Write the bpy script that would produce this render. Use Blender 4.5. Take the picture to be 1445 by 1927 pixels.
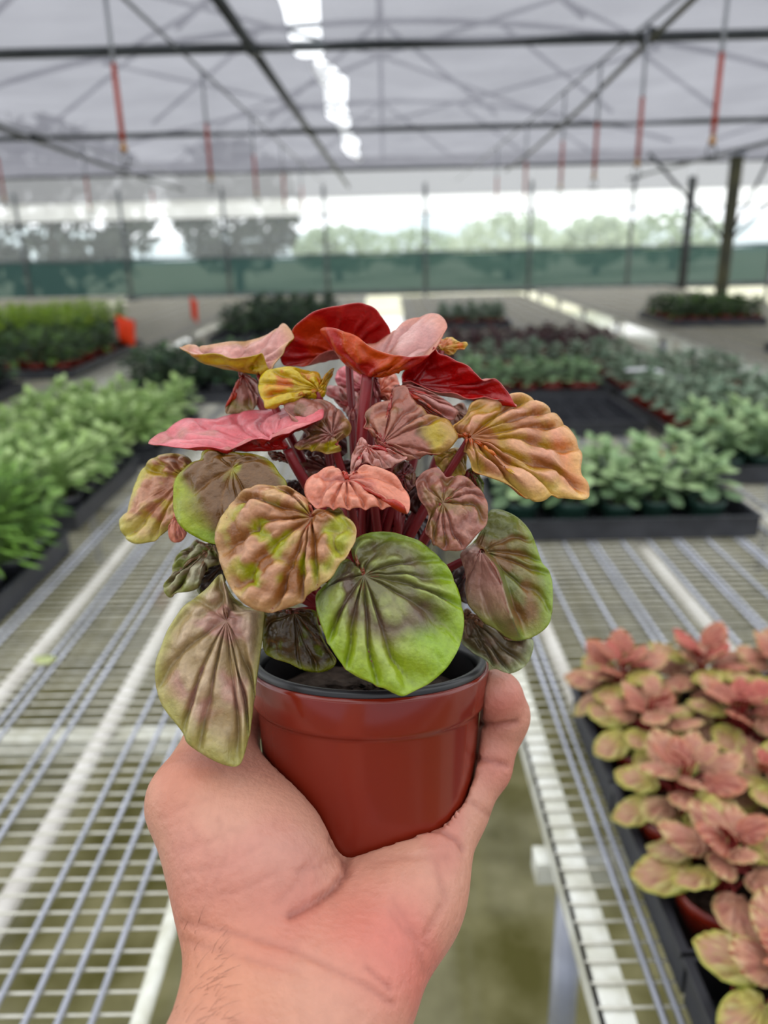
import bpy, math, random
import numpy as np
from mathutils import Vector, Matrix, noise as mnoise

random.seed(7); np.random.seed(7)
S = bpy.context.scene
for o in list(bpy.data.objects): bpy.data.objects.remove(o)
C = S.collection

# ------------------------------------------------------------------ camera
F, CX, CY = 1447.0, 722.5, 963.5
CAM = np.array([0.0, 0.0, 1.5])
def _rot(pitch, roll, yaw):
    p, r, y = math.radians(90 - pitch), math.radians(roll), math.radians(yaw)
    rx = np.array([[1,0,0],[0,math.cos(p),-math.sin(p)],[0,math.sin(p),math.cos(p)]])
    rz = lambda a: np.array([[math.cos(a),-math.sin(a),0],[math.sin(a),math.cos(a),0],[0,0,1]])
    return rz(y) @ rx @ rz(r)
R = _rot(19.5, -1.4, 0.5)
cam_d = bpy.data.cameras.new('camera'); cam = bpy.data.objects.new('camera', cam_d); C.objects.link(cam)
M4 = np.eye(4); M4[:3,:3] = R; M4[:3,3] = CAM
cam.matrix_world = Matrix(M4.tolist())
cam_d.sensor_fit = 'VERTICAL'; cam_d.sensor_height = 36; cam_d.sensor_width = 27
cam_d.lens = F * 36 / 1927
cam_d.clip_start = 0.02; cam_d.clip_end = 400
cam_d.dof.use_dof = True; cam_d.dof.focus_distance = 0.262; cam_d.dof.aperture_fstop = 8.5
S.camera = cam

# ------------------------------------------------------------------ light: overcast sky
w = bpy.data.worlds.new('overcast_sky'); S.world = w; w.use_nodes = True
bg = w.node_tree.nodes['Background']
bg.inputs[0].default_value = (0.93, 0.965, 1.0, 1); bg.inputs[1].default_value = 2.15
S.view_settings.view_transform = 'Standard'; S.view_settings.look = 'None'
S.view_settings.exposure = 0.0; S.view_settings.gamma = 1.0
S.view_settings.use_curve_mapping = False

# ------------------------------------------------------------------ helpers
def lin(c):
    c = np.asarray(c, float) / 255.0
    return np.where(c <= 0.04045, c / 12.92, ((c + 0.055) / 1.055) ** 2.4)
def at(px, py, d):
    """point seen at a photo pixel, d metres deep"""
    q = np.array([(px - CX) / F * d, (CY - py) / F * d, -d])
    return R @ q + CAM
def camspace(P):                       # x right, y up, depth  ->  world
    P = np.asarray(P, float)
    return np.stack([P[:,0], P[:,1], -P[:,2]], 1) @ R.T + CAM

MATS = {}
def mat(name, col=(128,128,128), rough=0.6, spec=0.5, metal=0.0, var=None, vscale=8.0, bump=0.0, bscale=60.0, trans=0.0, attr=False, sss=0.0, coat=0.0):
    """procedural surface: colour (or the mesh's own colour layer), noise variation, fine relief, optional translucency"""
    if name in MATS: return MATS[name]
    m = bpy.data.materials.new(name); m.use_nodes = True; MATS[name] = m
    nt = m.node_tree; N = nt.nodes; L = nt.links
    p = N['Principled BSDF']; out = N['Material Output']
    p.inputs['Roughness'].default_value = rough; p.inputs['Metallic'].default_value = metal
    p.inputs['Specular IOR Level'].default_value = spec
    if coat: p.inputs['Coat Weight'].default_value = coat; p.inputs['Coat Roughness'].default_value = 0.15
    c = tuple(lin(col)) + (1,)
    tc = N.new('ShaderNodeTexCoord'); csock = None
    if attr:
        a = N.new('ShaderNodeAttribute'); a.attribute_name = 'Col'; csock = a.outputs['Color']
    if var is not None:
        nz = N.new('ShaderNodeTexNoise'); nz.inputs['Scale'].default_value = vscale; nz.inputs['Detail'].default_value = 5
        L.new(tc.outputs['Object'], nz.inputs['Vector'])
        rp = N.new('ShaderNodeValToRGB'); rp.color_ramp.elements[0].position = 0.35; rp.color_ramp.elements[1].position = 0.65
        L.new(nz.outputs['Fac'], rp.inputs['Fac'])
        if attr:
            mx = N.new('ShaderNodeMixRGB'); mx.blend_type = 'MULTIPLY'; mx.inputs[0].default_value = 1
            rp.color_ramp.elements[0].color = (var, var, var, 1); rp.color_ramp.elements[1].color = (1,1,1,1)
            L.new(csock, mx.inputs[1]); L.new(rp.outputs[0], mx.inputs[2]); csock = mx.outputs[0]
        else:
            rp.color_ramp.elements[0].color = c; rp.color_ramp.elements[1].color = tuple(lin(var)) + (1,)
            csock = rp.outputs[0]
    if csock: L.new(csock, p.inputs['Base Color'])
    else: p.inputs['Base Color'].default_value = c
    if sss:
        p.inputs['Subsurface Weight'].default_value = sss; p.inputs['Subsurface Radius'].default_value = (1.0, 0.35, 0.2)
        p.inputs['Subsurface Scale'].default_value = 0.006
    if bump:
        nb = N.new('ShaderNodeTexNoise'); nb.inputs['Scale'].default_value = bscale; nb.inputs['Detail'].default_value = 4
        L.new(tc.outputs['Object'], nb.inputs['Vector'])
        b = N.new('ShaderNodeBump'); b.inputs['Strength'].default_value = bump; b.inputs['Distance'].default_value = 0.001
        L.new(nb.outputs['Fac'], b.inputs['Height']); L.new(b.outputs[0], p.inputs['Normal'])
    if trans:
        t = N.new('ShaderNodeBsdfTranslucent'); mxs = N.new('ShaderNodeMixShader'); mxs.inputs[0].default_value = trans
        if csock: L.new(csock, t.inputs[0])
        else: t.inputs[0].default_value = c
        L.new(p.outputs[0], mxs.inputs[1]); L.new(t.outputs[0], mxs.inputs[2]); L.new(mxs.outputs[0], out.inputs[0])
    return m
def sheet_mat(name, col, clear, trans, clear_col=(255,255,255), var=None, vscale=2.0):
    """thin woven or plastic sheet: part see-through, part translucent, part diffuse"""
    m = bpy.data.materials.new(name); m.use_nodes = True; MATS[name] = m
    nt = m.node_tree; N = nt.nodes; L = nt.links; N.remove(N['Principled BSDF']); out = N['Material Output']
    tr = N.new('ShaderNodeBsdfTransparent'); tr.inputs[0].default_value = tuple(lin(clear_col)) + (1,)
    tl = N.new('ShaderNodeBsdfTranslucent'); df = N.new('ShaderNodeBsdfDiffuse')
    c = tuple(lin(col)) + (1,)
    if var is not None:
        tc = N.new('ShaderNodeTexCoord'); nz = N.new('ShaderNodeTexNoise'); nz.inputs['Scale'].default_value = vscale; nz.inputs['Detail'].default_value = 6
        L.new(tc.outputs['Object'], nz.inputs['Vector'])
        rp = N.new('ShaderNodeValToRGB'); rp.color_ramp.elements[0].position = .3; rp.color_ramp.elements[1].position = .7
        rp.color_ramp.elements[0].color = c; rp.color_ramp.elements[1].color = tuple(lin(var)) + (1,)
        L.new(nz.outputs['Fac'], rp.inputs['Fac']); L.new(rp.outputs[0], tl.inputs[0]); L.new(rp.outputs[0], df.inputs[0])
    else:
        tl.inputs[0].default_value = c; df.inputs[0].default_value = c
    m1 = N.new('ShaderNodeMixShader'); m1.inputs[0].default_value = trans
    L.new(df.outputs[0], m1.inputs[1]); L.new(tl.outputs[0], m1.inputs[2])
    m2 = N.new('ShaderNodeMixShader'); m2.inputs[0].default_value = clear
    L.new(m1.outputs[0], m2.inputs[1]); L.new(tr.outputs[0], m2.inputs[2]); L.new(m2.outputs[0], out.inputs[0])
    return m

class MB:
    """collects boxes, tubes and sheets; build() links them as one mesh object"""
    def __init__(s): s.v = []; s.f = []; s.c = None
    def add(s, vs, fs):
        k = len(s.v); s.v += [tuple(map(float, p)) for p in vs]; s.f += [tuple(i + k for i in f) for f in fs]; return s
    def box(s, x0, x1, y0, y1, z0, z1):
        return s.add([(x0,y0,z0),(x1,y0,z0),(x1,y1,z0),(x0,y1,z0),(x0,y0,z1),(x1,y0,z1),(x1,y1,z1),(x0,y1,z1)],
                     [(0,3,2,1),(4,5,6,7),(0,1,5,4),(1,2,6,5),(2,3,7,6),(3,0,4,7)])
    def tube(s, pts, r, n=8, cap=True):
        pts = [Vector(p) for p in pts]; rs = r if hasattr(r, '__len__') else [r] * len(pts)
        vs = []; up = None
        for i, p in enumerate(pts):
            t = (pts[min(i+1, len(pts)-1)] - pts[max(i-1, 0)]).normalized()
            if up is None: up = Vector((0,0,1)) if abs(t.z) < .9 else Vector((1,0,0))
            a = t.cross(up).normalized(); b = a.cross(t).normalized(); up = b
            vs += [p + (a * math.cos(2*math.pi*k/n) + b * math.sin(2*math.pi*k/n)) * rs[i] for k in range(n)]
        fs = [(i*n+k, i*n+(k+1) % n, (i+1)*n+(k+1) % n, (i+1)*n+k) for i in range(len(pts)-1) for k in range(n)]
        if cap: fs += [tuple(range(n-1, -1, -1)), tuple((len(pts)-1)*n+k for k in range(n))]
        return s.add(vs, fs)
    def lathe(s, prof, n=32, M=None):
        vs = []
        for r_, z_ in prof: vs += [Vector((r_*math.cos(2*math.pi*k/n), r_*math.sin(2*math.pi*k/n), z_)) for k in range(n)]
        if M is not None: vs = [M @ v for v in vs]
        fs = [(i*n+k, i*n+(k+1) % n, (i+1)*n+(k+1) % n, (i+1)*n+k) for i in range(len(prof)-1) for k in range(n)]
        return s.add(vs, fs)
    def mesh(s, name, m=None, smooth=False):
        me = bpy.data.meshes.new(name); me.from_pydata(s.v, [], s.f)
        if m: me.materials.append(m)
        if smooth: me.polygons.foreach_set('use_smooth', [True] * len(me.polygons))
        me.update(); return me
    def build(s, name, m, parent=None, smooth=False): return link(name, s.mesh(name, m, smooth), parent)
def link(name, data, parent=None, loc=None):
    o = bpy.data.objects.new(name, data); C.objects.link(o)
    if parent: o.parent = parent
    if loc is not None: o.location = loc
    return o
def tag(o, label=None, cat=None, group=None, kind=None):
    if label: o['label'] = label
    if cat: o['category'] = cat
    if group: o['group'] = group
    if kind: o['kind'] = kind
    return o
def thing(name, label, cat, loc=(0,0,0), group=None, kind=None):
    o = link(name, None, None, loc); o.empty_display_size = .05
    return tag(o, label, cat, group, kind)
def setcol(me, cols):
    a = me.color_attributes.new('Col', 'FLOAT_COLOR', 'POINT')
    b = np.ones((len(me.vertices), 4), np.float32); b[:, :3] = cols
    a.data.foreach_set('color', b.ravel())
def sstep(a, b, x): t = np.clip((x - a) / (b - a), 0, 1); return t * t * (3 - 2 * t)
def vnoise(P, f, seed=0.0):
    return np.array([mnoise.noise(Vector((p[0]*f+seed, p[1]*f-seed*.7, p[2]*f+seed*.3))) for p in P])
ORD = ['zeroth','first','second','third','fourth','fifth','sixth','seventh','eighth','ninth','tenth','eleventh','twelfth']

# ------------------------------------------------------------------ materials
galv = mat('galvanised_steel', (168,170,180), .38, .5, .75, var=(150,152,160), vscale=14)
white_pipe = mat('white_painted_pipe', (236,232,226), .45, .5, var=(214,208,200), vscale=9)
white_rail = mat('weathered_white_rail', (232,232,224), .5, .4, var=(190,188,170), vscale=22)
pale_wire = mat('pale_coated_wire', (222,219,208), .3, .5, .45, var=(190,186,168), vscale=30)
dark_steel = mat('dark_roof_steel', (82,86,88), .5, .4, .3, var=(62,64,66), vscale=5)
bow_steel = mat('roof_bow_steel', (120,122,128), .5)
olive_steel = mat('olive_stained_post', (96,94,66), .6, .3, var=(60,62,52), vscale=3)
black_plastic = mat('black_tray_plastic', (40,41,46), .42, .5, var=(54,55,60), vscale=20)
red_plastic = mat('terracotta_red_plastic', (118,32,15), .17, .5, var=(106,27,13), vscale=10)
green_plastic = mat('dark_green_pot_plastic', (28,58,48), .45)
soil_m = mat('potting_soil', (34,26,20), .95, .1, var=(64,54,46), vscale=180, bump=1, bscale=300)
grey_tube = mat('grey_dropper_tube', (150,152,158), .5)
red_sleeve = mat('red_sleeve_plastic', (172,62,40), .5)
orange_flag = mat('orange_flag_vinyl', (255,74,16), .5, trans=.25)
white_plastic = mat('white_plastic', (235,236,238), .4)

# ------------------------------------------------------------------ floor and ground outside
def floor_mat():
    m = mat('algae_concrete_far_light', (92,88,48), .1, .9, var=(140,134,96), vscale=6.0, bump=.12, bscale=7)
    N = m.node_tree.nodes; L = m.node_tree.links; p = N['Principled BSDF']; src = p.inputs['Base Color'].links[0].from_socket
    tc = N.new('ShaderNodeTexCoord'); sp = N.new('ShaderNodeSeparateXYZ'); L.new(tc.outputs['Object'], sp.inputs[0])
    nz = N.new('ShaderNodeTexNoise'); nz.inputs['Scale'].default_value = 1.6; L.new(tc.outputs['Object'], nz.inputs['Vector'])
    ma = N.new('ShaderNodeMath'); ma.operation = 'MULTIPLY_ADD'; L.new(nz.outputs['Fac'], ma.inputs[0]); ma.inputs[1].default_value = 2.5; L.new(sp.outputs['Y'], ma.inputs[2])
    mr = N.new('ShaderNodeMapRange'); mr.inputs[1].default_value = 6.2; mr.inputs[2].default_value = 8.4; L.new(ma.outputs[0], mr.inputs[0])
    mx = N.new('ShaderNodeMixRGB'); L.new(mr.outputs[0], mx.inputs[0]); L.new(src, mx.inputs[1]); mx.inputs[2].default_value = tuple(lin((226,220,198))) + (1,)  # far floor mixed to pale cream, its bright light put into the colour
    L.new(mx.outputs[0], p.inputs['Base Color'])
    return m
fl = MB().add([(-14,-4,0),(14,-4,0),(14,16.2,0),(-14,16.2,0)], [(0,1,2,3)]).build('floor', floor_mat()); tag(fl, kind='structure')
gr = MB().add([(-120,16.2,-.03),(120,16.2,-.03),(120,220,-.03),(-120,220,-.03)], [(0,1,2,3)]).build('ground', mat('pale_gravel_ground', (226,220,196), .9, .2, var=(196,194,160), vscale=.6)); tag(gr, kind='structure')

# ------------------------------------------------------------------ ceiling: shade cloth, trusses, pipes
cloth = sheet_mat('ceiling_shade_cloth', (108,107,113), .10, .85, var=(128,127,132), vscale=1.6)
CEIL = 2.56
def gap_half(y):
    if y > 11.2: return 0.004
    pin = [(5.35,.10),(7.0,.55),(8.25,.14),(8.9,.12),(10.2,.6),(11.1,.1)]
    g = .085
    for yy, wd in pin: g *= 1 - .93 * math.exp(-((y - yy) / max(.18, wd*.4)) ** 2) if wd < .3 else 1
    return g
def cloth_panel(name, side, ya=2.7, yb=13.3):
    ys = np.linspace(ya, yb, int((yb-ya)*9)); nx = 44; vs = []; fs = []
    for y in ys:
        e = -0.36 + side * gap_half(y) + .03 * math.sin(y * 2.3)
        for i in range(nx):
            t = (i / (nx - 1)) ** 1.5; x = e + side * t * 13.2
            sag = .035 * math.sin(math.pi * ((y + .9) % 3.7) / 3.7) + .012 * math.sin(x * 5 + y) + .02 * math.sin(x * 1.7 - y * 1.1)
            vs.append((x, y, CEIL - sag + (.03 * math.exp(-t * 60) * math.sin(y * 5 + side))))
    for j in range(len(ys) - 1):
        for i in range(nx - 1): fs.append((j*nx+i, j*nx+i+1, (j+1)*nx+i+1, (j+1)*nx+i))
    return MB().add(vs, fs).build(name, cloth, ceil, True)
ceil = tag(link('ceiling', None), kind='structure')
cloth_panel('shade_cloth', -1); cloth_panel('shade_cloth', 1)
cloth_panel('shade_cloth', -1, -4.0, -1.3); cloth_panel('shade_cloth', 1, -4.0, -1.3)   # unseen cloth behind the camera; bay overhead left open for top light
# twisted cloth edge hanging in the gap
def twist(y0, y1, x0, x1, turns, wdt):
    n = 40; vs = []
    for i in range(n + 1):
        t = i / n; a = turns * math.pi * t; x = x0 + (x1 - x0) * t; y = y0 + (y1 - y0) * t; hw = wdt * (.55 + .45 * abs(math.cos(a)))
        for s_ in (-1, 0, 1): vs.append((x + s_ * hw * math.cos(a), y, CEIL - .05 + s_ * hw * math.sin(a)))
    return MB().add(vs, [(i*3+k, i*3+k+1, i*3+k+4, i*3+k+3) for i in range(n) for k in (0, 1)])
twist(5.3, 11.2, -.36, -.33, 5, .07).build('twisted_cloth_edge', sheet_mat('white_cloth_edge', (250,250,250), .3, .7), ceil, True)

def truss(y, name, label):
    t = thing(name, label, 'roof truss', (0, y, 2.5), kind='structure')
    MB().tube([(-13,0,0),(13,0,0)], .026 if y < 6 else .024, 10).build('bottom_chord', dark_steel, t, True)
    for cx in (-9.2, 0, 9.2):
        arch = [(cx + x, 0, .28 + .62 * (1 - (x / 4.3) ** 2)) for x in np.linspace(-4.3, 4.3, 25)]
        MB().tube(arch, .024, 8).build('arch', bow_steel, t, True)
        for x0, x1 in ((-3.2,-2.2),(-2.2,-1.1),(-1.1,0),(0,1.1),(1.1,2.2),(2.2,3.2)):
            z = lambda x: .28 + .62 * (1 - (x / 4.3) ** 2)
            up = abs(x0) > abs(x1)
            a, b = ((x0, .1), (x1, z(x1))) if up else ((x0, z(x0)), (x1, .1))
            MB().tube([(cx+a[0],0,a[1]),(cx+b[0],0,b[1])], .017, 6).build('web_strut', bow_steel, t, True)
        MB().tube([(cx,0,.1),(cx,0,.9)], .02, 6).build('king_post', bow_steel, t, True)
truss(4.78, 'roof_truss', 'nearest dark steel roof truss crossing above the benches')
truss(8.2, 'roof_truss', 'second dark steel roof truss from the camera, under the cloth')
truss(12.6, 'roof_truss', 'farthest dark steel roof truss near the back wall')
truss(1.2, 'roof_truss', 'steel roof truss above the camera, hidden over the frame top')
# wind braces on the bows (seen through the cloth)
br = tag(link('roof_bracing', None), kind='structure')
for y0, y1 in ((1.2,4.78),(4.78,8.2),(8.2,12.6)):
    for x0, x1 in ((-2.6,.0),(0,2.6),(2.6,0),(0,-2.6)):
        MB().tube([(x0,y0,3.12),(x1,y1,3.12)], .016, 6).build('brace', bow_steel, br, True)
pipes = [('roof_pipe','thick dark steel pipe running to the back wall left of the bright gap', [(-.7,1.5,2.5),(-.7,8,2.5),(-.66,15.8,2.46)], .028, dark_steel),
         ('conduit','bent olive conduit running overhead towards the back right of the gap', [(1.36,2.6,2.56),(1.42,3.95,2.5),(1.45,4.7,2.48),(1.62,7,2.47),(1.8,10.3,2.46),(1.9,13,2.46)], .015, olive_steel),
         ('roof_pipe','dark steel pipe running to the back wall at the far left', [(-3.3,3,2.5),(-3.35,7.5,2.5),(-3.75,12.6,2.5),(-3.8,15.8,2.48)], .026, dark_steel),
         ('roof_pipe','dark steel pipe carried on the olive post at the right', [(4.62,3,2.52),(4.62,8,2.5),(4.62,15.8,2.48)], .026, dark_steel)]
for n_, lab, pts, r_, m_ in pipes:
    tag(MB().tube(pts, r_, 8).build(n_, m_, None, True), lab, 'pipe', kind='structure')
def tie_lines():
    for x, y in ((-.7,4.78),(-.7,8.2),(1.45,4.78),(-3.35,8.2)):
        o = MB().tube([(x,y-.06,2.5),(x,y+.06,2.5)], .04, 10).build('pipe_clamp', dark_steel, ceil, True)
tie_lines()

# ------------------------------------------------------------------ back wall
YW = 16.0
wb = tag(link('wall_back', None), kind='structure')
clearp = sheet_mat('clear_film', (236,242,246), .84, .5)
greyp = sheet_mat('grey_film', (150,158,174), .12, .6)
greens = sheet_mat('green_shade_net', (58,82,80), .12, .5, clear_col=(200,214,210))
whiteb = sheet_mat('white_rolled_film', (252,252,252), .35, .85)
greyc = sheet_mat('grey_end_cloth', (150,150,154), .1, .8)
xs = [-15.2,-13.1,-11.1,-9.1,-7.1,-5.09,-3.1,-1.15,.8,2.84,4.8,5.9,7.6,9.7,11.7,13.7]
def sheetw(name, m, x0, x1, z0, z1, y, dip=0.0, n=8):
    vs = []; 
    for i in range(n+1):
        t = i/n; x = x0+(x1-x0)*t; d = dip*4*t*(1-t)
        vs += [(x, y + .012*math.sin(t*9+x0), z0 - d*.3), (x, y + .02*math.sin(t*7+x0), z1 - d)]
    return MB().add(vs, [(2*i,2*i+2,2*i+3,2*i+1) for i in range(n)]).build(name, m, wb, True)
for i in range(len(xs) - 1):
    x0, x1 = xs[i], xs[i+1]; tl = -.022 * (x0 + x1) / 2
    grey = x0 >= 7.5
    sheetw('clear_pane' if not grey else 'grey_pane', greyp if grey else clearp, x0, x1, (1.22 if not grey else .55), 1.97 + (.1 if grey else 0), YW)
    if not grey: sheetw('shade_net', greens, x0, x1, .52, 1.26, YW - .03, .05)
    sheetw('white_film_band', whiteb, x0, x1, 1.95 + (.1 if grey else 0), 2.3, YW - .02)
    sheetw('end_cloth', greyc, x0, x1, 2.28, 3.0, YW)
for x in xs:
    MB().tube([(x,YW-.06,0),(x,YW-.06,2.5)], .032 if x != 5.9 else .08, 10).build('wall_post', dark_steel if x != 5.9 else mat('black_post', (28,30,30), .6), wb, True)
for z, r_ in ((1.25,.02),(1.96,.016),(.5,.05)):
    MB().tube([(-15.2,YW-.05,z),(13.7,YW-.05,z)], r_, 8).build('wall_rail', dark_steel, wb, True)
# side walls well outside the frame: same hazy film
for nm, x in (('wall_left', -14.0), ('wall_right', 14.0)):
    o = MB().add([(x,-4,.5),(x,16,.5),(x,16,2.5),(x,-4,2.5)], [(0,1,2,3)]).build(nm, clearp); tag(o, kind='structure')

o = MB().add([(-14,-4,0),(14,-4,0),(14,-4,1.9),(-14,-4,1.9)], [(0,1,2,3)]).build('wall_front_light_block', greyp); tag(o, kind='structure')  # unseen wall added behind the camera to cut low frontal light
# right post with braces
def roof_post(x, y, label, r_):
    t = thing('roof_post', label, 'post', (x, y, 0), kind='structure')
    MB().tube([(0,0,0),(0,0,2.5)], r_, 12).build('column', olive_steel, t, True)
    MB().box(-.09,.09,-.09,.09,2.42,2.47).build('cap_plate', galv, t)
    for s in (-1, 1): MB().tube([(0,0,1.35),(s*1.15,0,2.48)], .022, 6).build('knee_brace', dark_steel, t, True)
    MB().tube([(0,0,1.35),(0,-1.1,2.48)], .022, 6).build('knee_brace', dark_steel, t, True)
roof_post(4.62, 11.0, 'tall olive-stained steel post with braces at the far right', .085)

# ------------------------------------------------------------------ world outside: trees, hills
def leaf_cloud(n, cen, rad, size, seed):
    rg = np.random.RandomState(seed); mb = MB()
    for k in range(n):
        p = rg.normal(size=3); p /= np.linalg.norm(p); p = p * rg.uniform(.35, 1) ** .5 * np.array(rad) + np.array(cen)
        u = rg.normal(size=3); u /= np.linalg.norm(u); v = np.cross(u, rg.normal(size=3)); v /= np.linalg.norm(v)
        s = size * rg.uniform(.6, 1.4)
        mb.add([p - u*s, p + v*s*.45, p + u*s, p - v*s*.45], [(0,1,2,3)])
    return mb
def tree(x, y, h, rx, rz, m, label, n, size, seed, group=None):
    t = thing('tree', label, 'tree', (x, y, -.03), group)
    f = leaf_cloud(n, (0,0,h - rz), (rx, rx*.8, rz), size, seed).build('foliage', m, t); f['kind'] = 'stuff'
    MB().tube([(0,0,0),(.05,0,h*.4),(.02,.05,h*.75)], [.16,.12,.05], 8).build('trunk', mat('tree_bark', (70,62,54), .9), t, True)
    rg = random.Random(seed)
    for k in range(5):
        a = rg.uniform(0, 6.28); MB().tube([(0.03,0,h*(.35+.06*k)),(rx*.6*math.cos(a),rx*.5*math.sin(a),h*(.55+.07*k))], [.06,.02], 6).build('branch', MATS['tree_bark'], t, True)
dk = mat('dark_tree_leaf', (52,60,44), .6, trans=.25); md = mat('mid_tree_leaf', (160,176,148), .7, trans=.3); pl = mat('pale_tree_leaf', (188,200,176), .7, trans=.3)  # mid and pale leaf colours have the distance haze put in
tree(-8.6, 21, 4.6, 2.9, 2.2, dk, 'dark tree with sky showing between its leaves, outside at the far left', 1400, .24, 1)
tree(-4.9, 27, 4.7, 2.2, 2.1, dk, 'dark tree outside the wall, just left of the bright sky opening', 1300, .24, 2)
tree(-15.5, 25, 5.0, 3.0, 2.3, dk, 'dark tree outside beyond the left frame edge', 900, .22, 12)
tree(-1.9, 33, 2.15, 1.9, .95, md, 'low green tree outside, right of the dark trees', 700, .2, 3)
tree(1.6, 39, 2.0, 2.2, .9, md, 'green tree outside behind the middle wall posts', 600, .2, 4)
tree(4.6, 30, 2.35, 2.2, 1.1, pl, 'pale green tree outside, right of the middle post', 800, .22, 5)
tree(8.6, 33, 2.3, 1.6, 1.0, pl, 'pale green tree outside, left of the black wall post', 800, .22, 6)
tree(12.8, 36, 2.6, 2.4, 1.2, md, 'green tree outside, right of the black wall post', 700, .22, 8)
hv = []; n = 90
for i in range(n + 1):
    x = -60 + 120 * i / n; h = 2.7 + .7 * math.sin(x * .13 + 1.0) + .45 * math.sin(x * .31) + .5 * mnoise.noise(Vector((x * .6, 3, 0)))
    for t, z in ((0, -.1), (6, h * .55), (12, h * .85), (20, h), (34, h * .6), (48, -.1)): hv.append((x, 68 + t, z + .25 * mnoise.noise(Vector((x * 2, t, 1))) * (z > 0)))
hb = MB().add(hv, [(i*6+k, (i+1)*6+k, (i+1)*6+k+1, i*6+k+1) for i in range(n) for k in range(5)])
tag(hb.build('hills', mat('far_hazy_woodland', (186,198,200), .95, .1, var=(200,210,208), vscale=.35), None, True), kind='structure')  # aerial haze is put into the pale hill colour

# ------------------------------------------------------------------ benches
BZ = 0.80
WIRE = {}
def wire_mesh(wd, r_):
    k = (round(wd, 3), r_)
    if k not in WIRE: WIRE[k] = MB().tube([(0,0,0),(wd,0,0)], r_, 5, False).mesh('cross_wire', pale_wire, True)
    return WIRE[k]
def bench(label, x0, x1, y0, y1, rods, pipes_x, near_until, edge):
    t = thing('mesh_bench', label, 'bench', (0, 0, 0))
    sp = .0245; y = y0 + .02; wd = x1 - x0; rest = MB()
    while y < y1:
        jig = random.uniform(-.0015, .0015)
        if y < near_until:
            o = link('cross_wire', wire_mesh(wd, .0018), t, (x0, y + jig, BZ - .003)); o.rotation_euler = (0, 0, random.uniform(-.002, .002))
        else:
            r_ = .0017; rest.add([(x0,y-r_,BZ-.003),(x1,y-r_,BZ-.003),(x1,y+r_,BZ-.003),(x0,y+r_,BZ-.003),(x0,y,BZ-.003-r_*2),(x1,y,BZ-.003-r_*2)], [(0,1,2,3),(0,4,5,1),(3,2,5,4)])
        y += sp
    if rest.v: rest.build('wire_mesh', pale_wire, t)['kind'] = 'stuff'
    for x in rods: MB().tube([(x,y0,BZ+.003),(x+.004*math.sin(x*50),(y0+y1)/2,BZ+.003),(x,y1,BZ+.003)], .0036, 6).build('long_rod', galv, t, True)
    for x in pipes_x: MB().tube([(x,y0,BZ-.03),(x,y1,BZ-.03)], .0135, 10).build('support_pipe', white_pipe, t, True)
    for x in (x0, x1):
        if edge == 'flat':
            s = 1 if x == x0 else -1
            MB().box(min(x, x+s*.034), max(x, x+s*.034), y0, y1, BZ-.010, BZ-.006).box(min(x, x+s*.004), max(x, x+s*.004), y0, y1, BZ-.04, BZ-.006).build('edge_rail', white_rail, t)
        else:
            MB().tube([(x, yy, BZ) for yy in np.linspace(y0, y1, 60)], [.0085 + .0012 * math.sin(i*7) for i in range(60)], 8).build('edge_rail', white_rail, t, True)
    k = y0 + .53 if edge == 'flat' else y0 + .76; legs = []
    while k < y1:
        MB().box(x0-.015, x1+.015, k-.016, k+.016, BZ-.078, BZ-.046).build('cross_tube', white_rail, t)
        legs.append(k); k += 1.25
    for k in legs:
        for x in (x0+.035, x1-.035): MB().tube([(x,k,0),(x,k,BZ-.078)], .019, 12).build('leg', galv, t, True)
    return t
bench('wire-mesh bench on the left of the aisle, bare near the camera', -1.50, -.25, .30, 10.6,
      [-.295,-.328,-.36,-.395,-.50,-.522,-.60,-.618,-.74,-.757,-.86,-.98,-.995,-1.12,-1.24,-1.36], (-.462,-.68,-.90,-1.15), 5.0, 'round')
bench('wire-mesh bench on the right of the aisle, holding the pink plants', .19, 1.74, .25, 10.4,
      [.247,.262,.345,.415,.475,.49,.555,.62,.68,.695,.76,.83,.845,.92,1.0,1.1,1.115,1.22,1.34,1.46,1.6], (.30,.62,1.0,1.4), 5.0, 'flat')
bench('wire-mesh bench beyond the second aisle on the far left', -3.4, -1.68, 2.6, 11.2, [-1.72,-1.8,-2.0,-2.2,-2.4,-2.6,-2.9,-3.2], (-1.9,-2.4,-2.9), 0, 'flat')
bench('wire-mesh bench beyond the second aisle on the far right', 2.1, 3.9, 3.0, 11.2, [2.14,2.3,2.5,2.7,2.9,3.2,3.5], (2.3,2.9,3.4), 0, 'flat')
bench('distant wire-mesh bench in front of the back wall at left', -6.2, -3.9, 5.0, 12.0, [-4.0,-4.4,-4.8,-5.2,-5.7], (-4.4,-5.2), 0, 'flat')

# ------------------------------------------------------------------ leaves
def resample(P, n):
    P = np.asarray(P, float); k = len(P); Q = []
    for i in range(k):
        p0, p1, p2, p3 = P[i-1], P[i], P[(i+1) % k], P[(i+2) % k]
        for t in np.linspace(0, 1, 10, endpoint=False):
            Q.append(.5*((2*p1)+(-p0+p2)*t+(2*p0-5*p1+4*p2-p3)*t*t+(-p0+3*p1-3*p2+p3)*t**3))
    Q = np.array(Q + [Q[0]]); L = np.r_[0, np.cumsum(np.linalg.norm(np.diff(Q, axis=0), axis=1))]
    s = np.linspace(0, L[-1], n, endpoint=False)
    return np.stack([np.interp(s, L, Q[:, j]) for j in range(P.shape[1])], 1)

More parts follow.
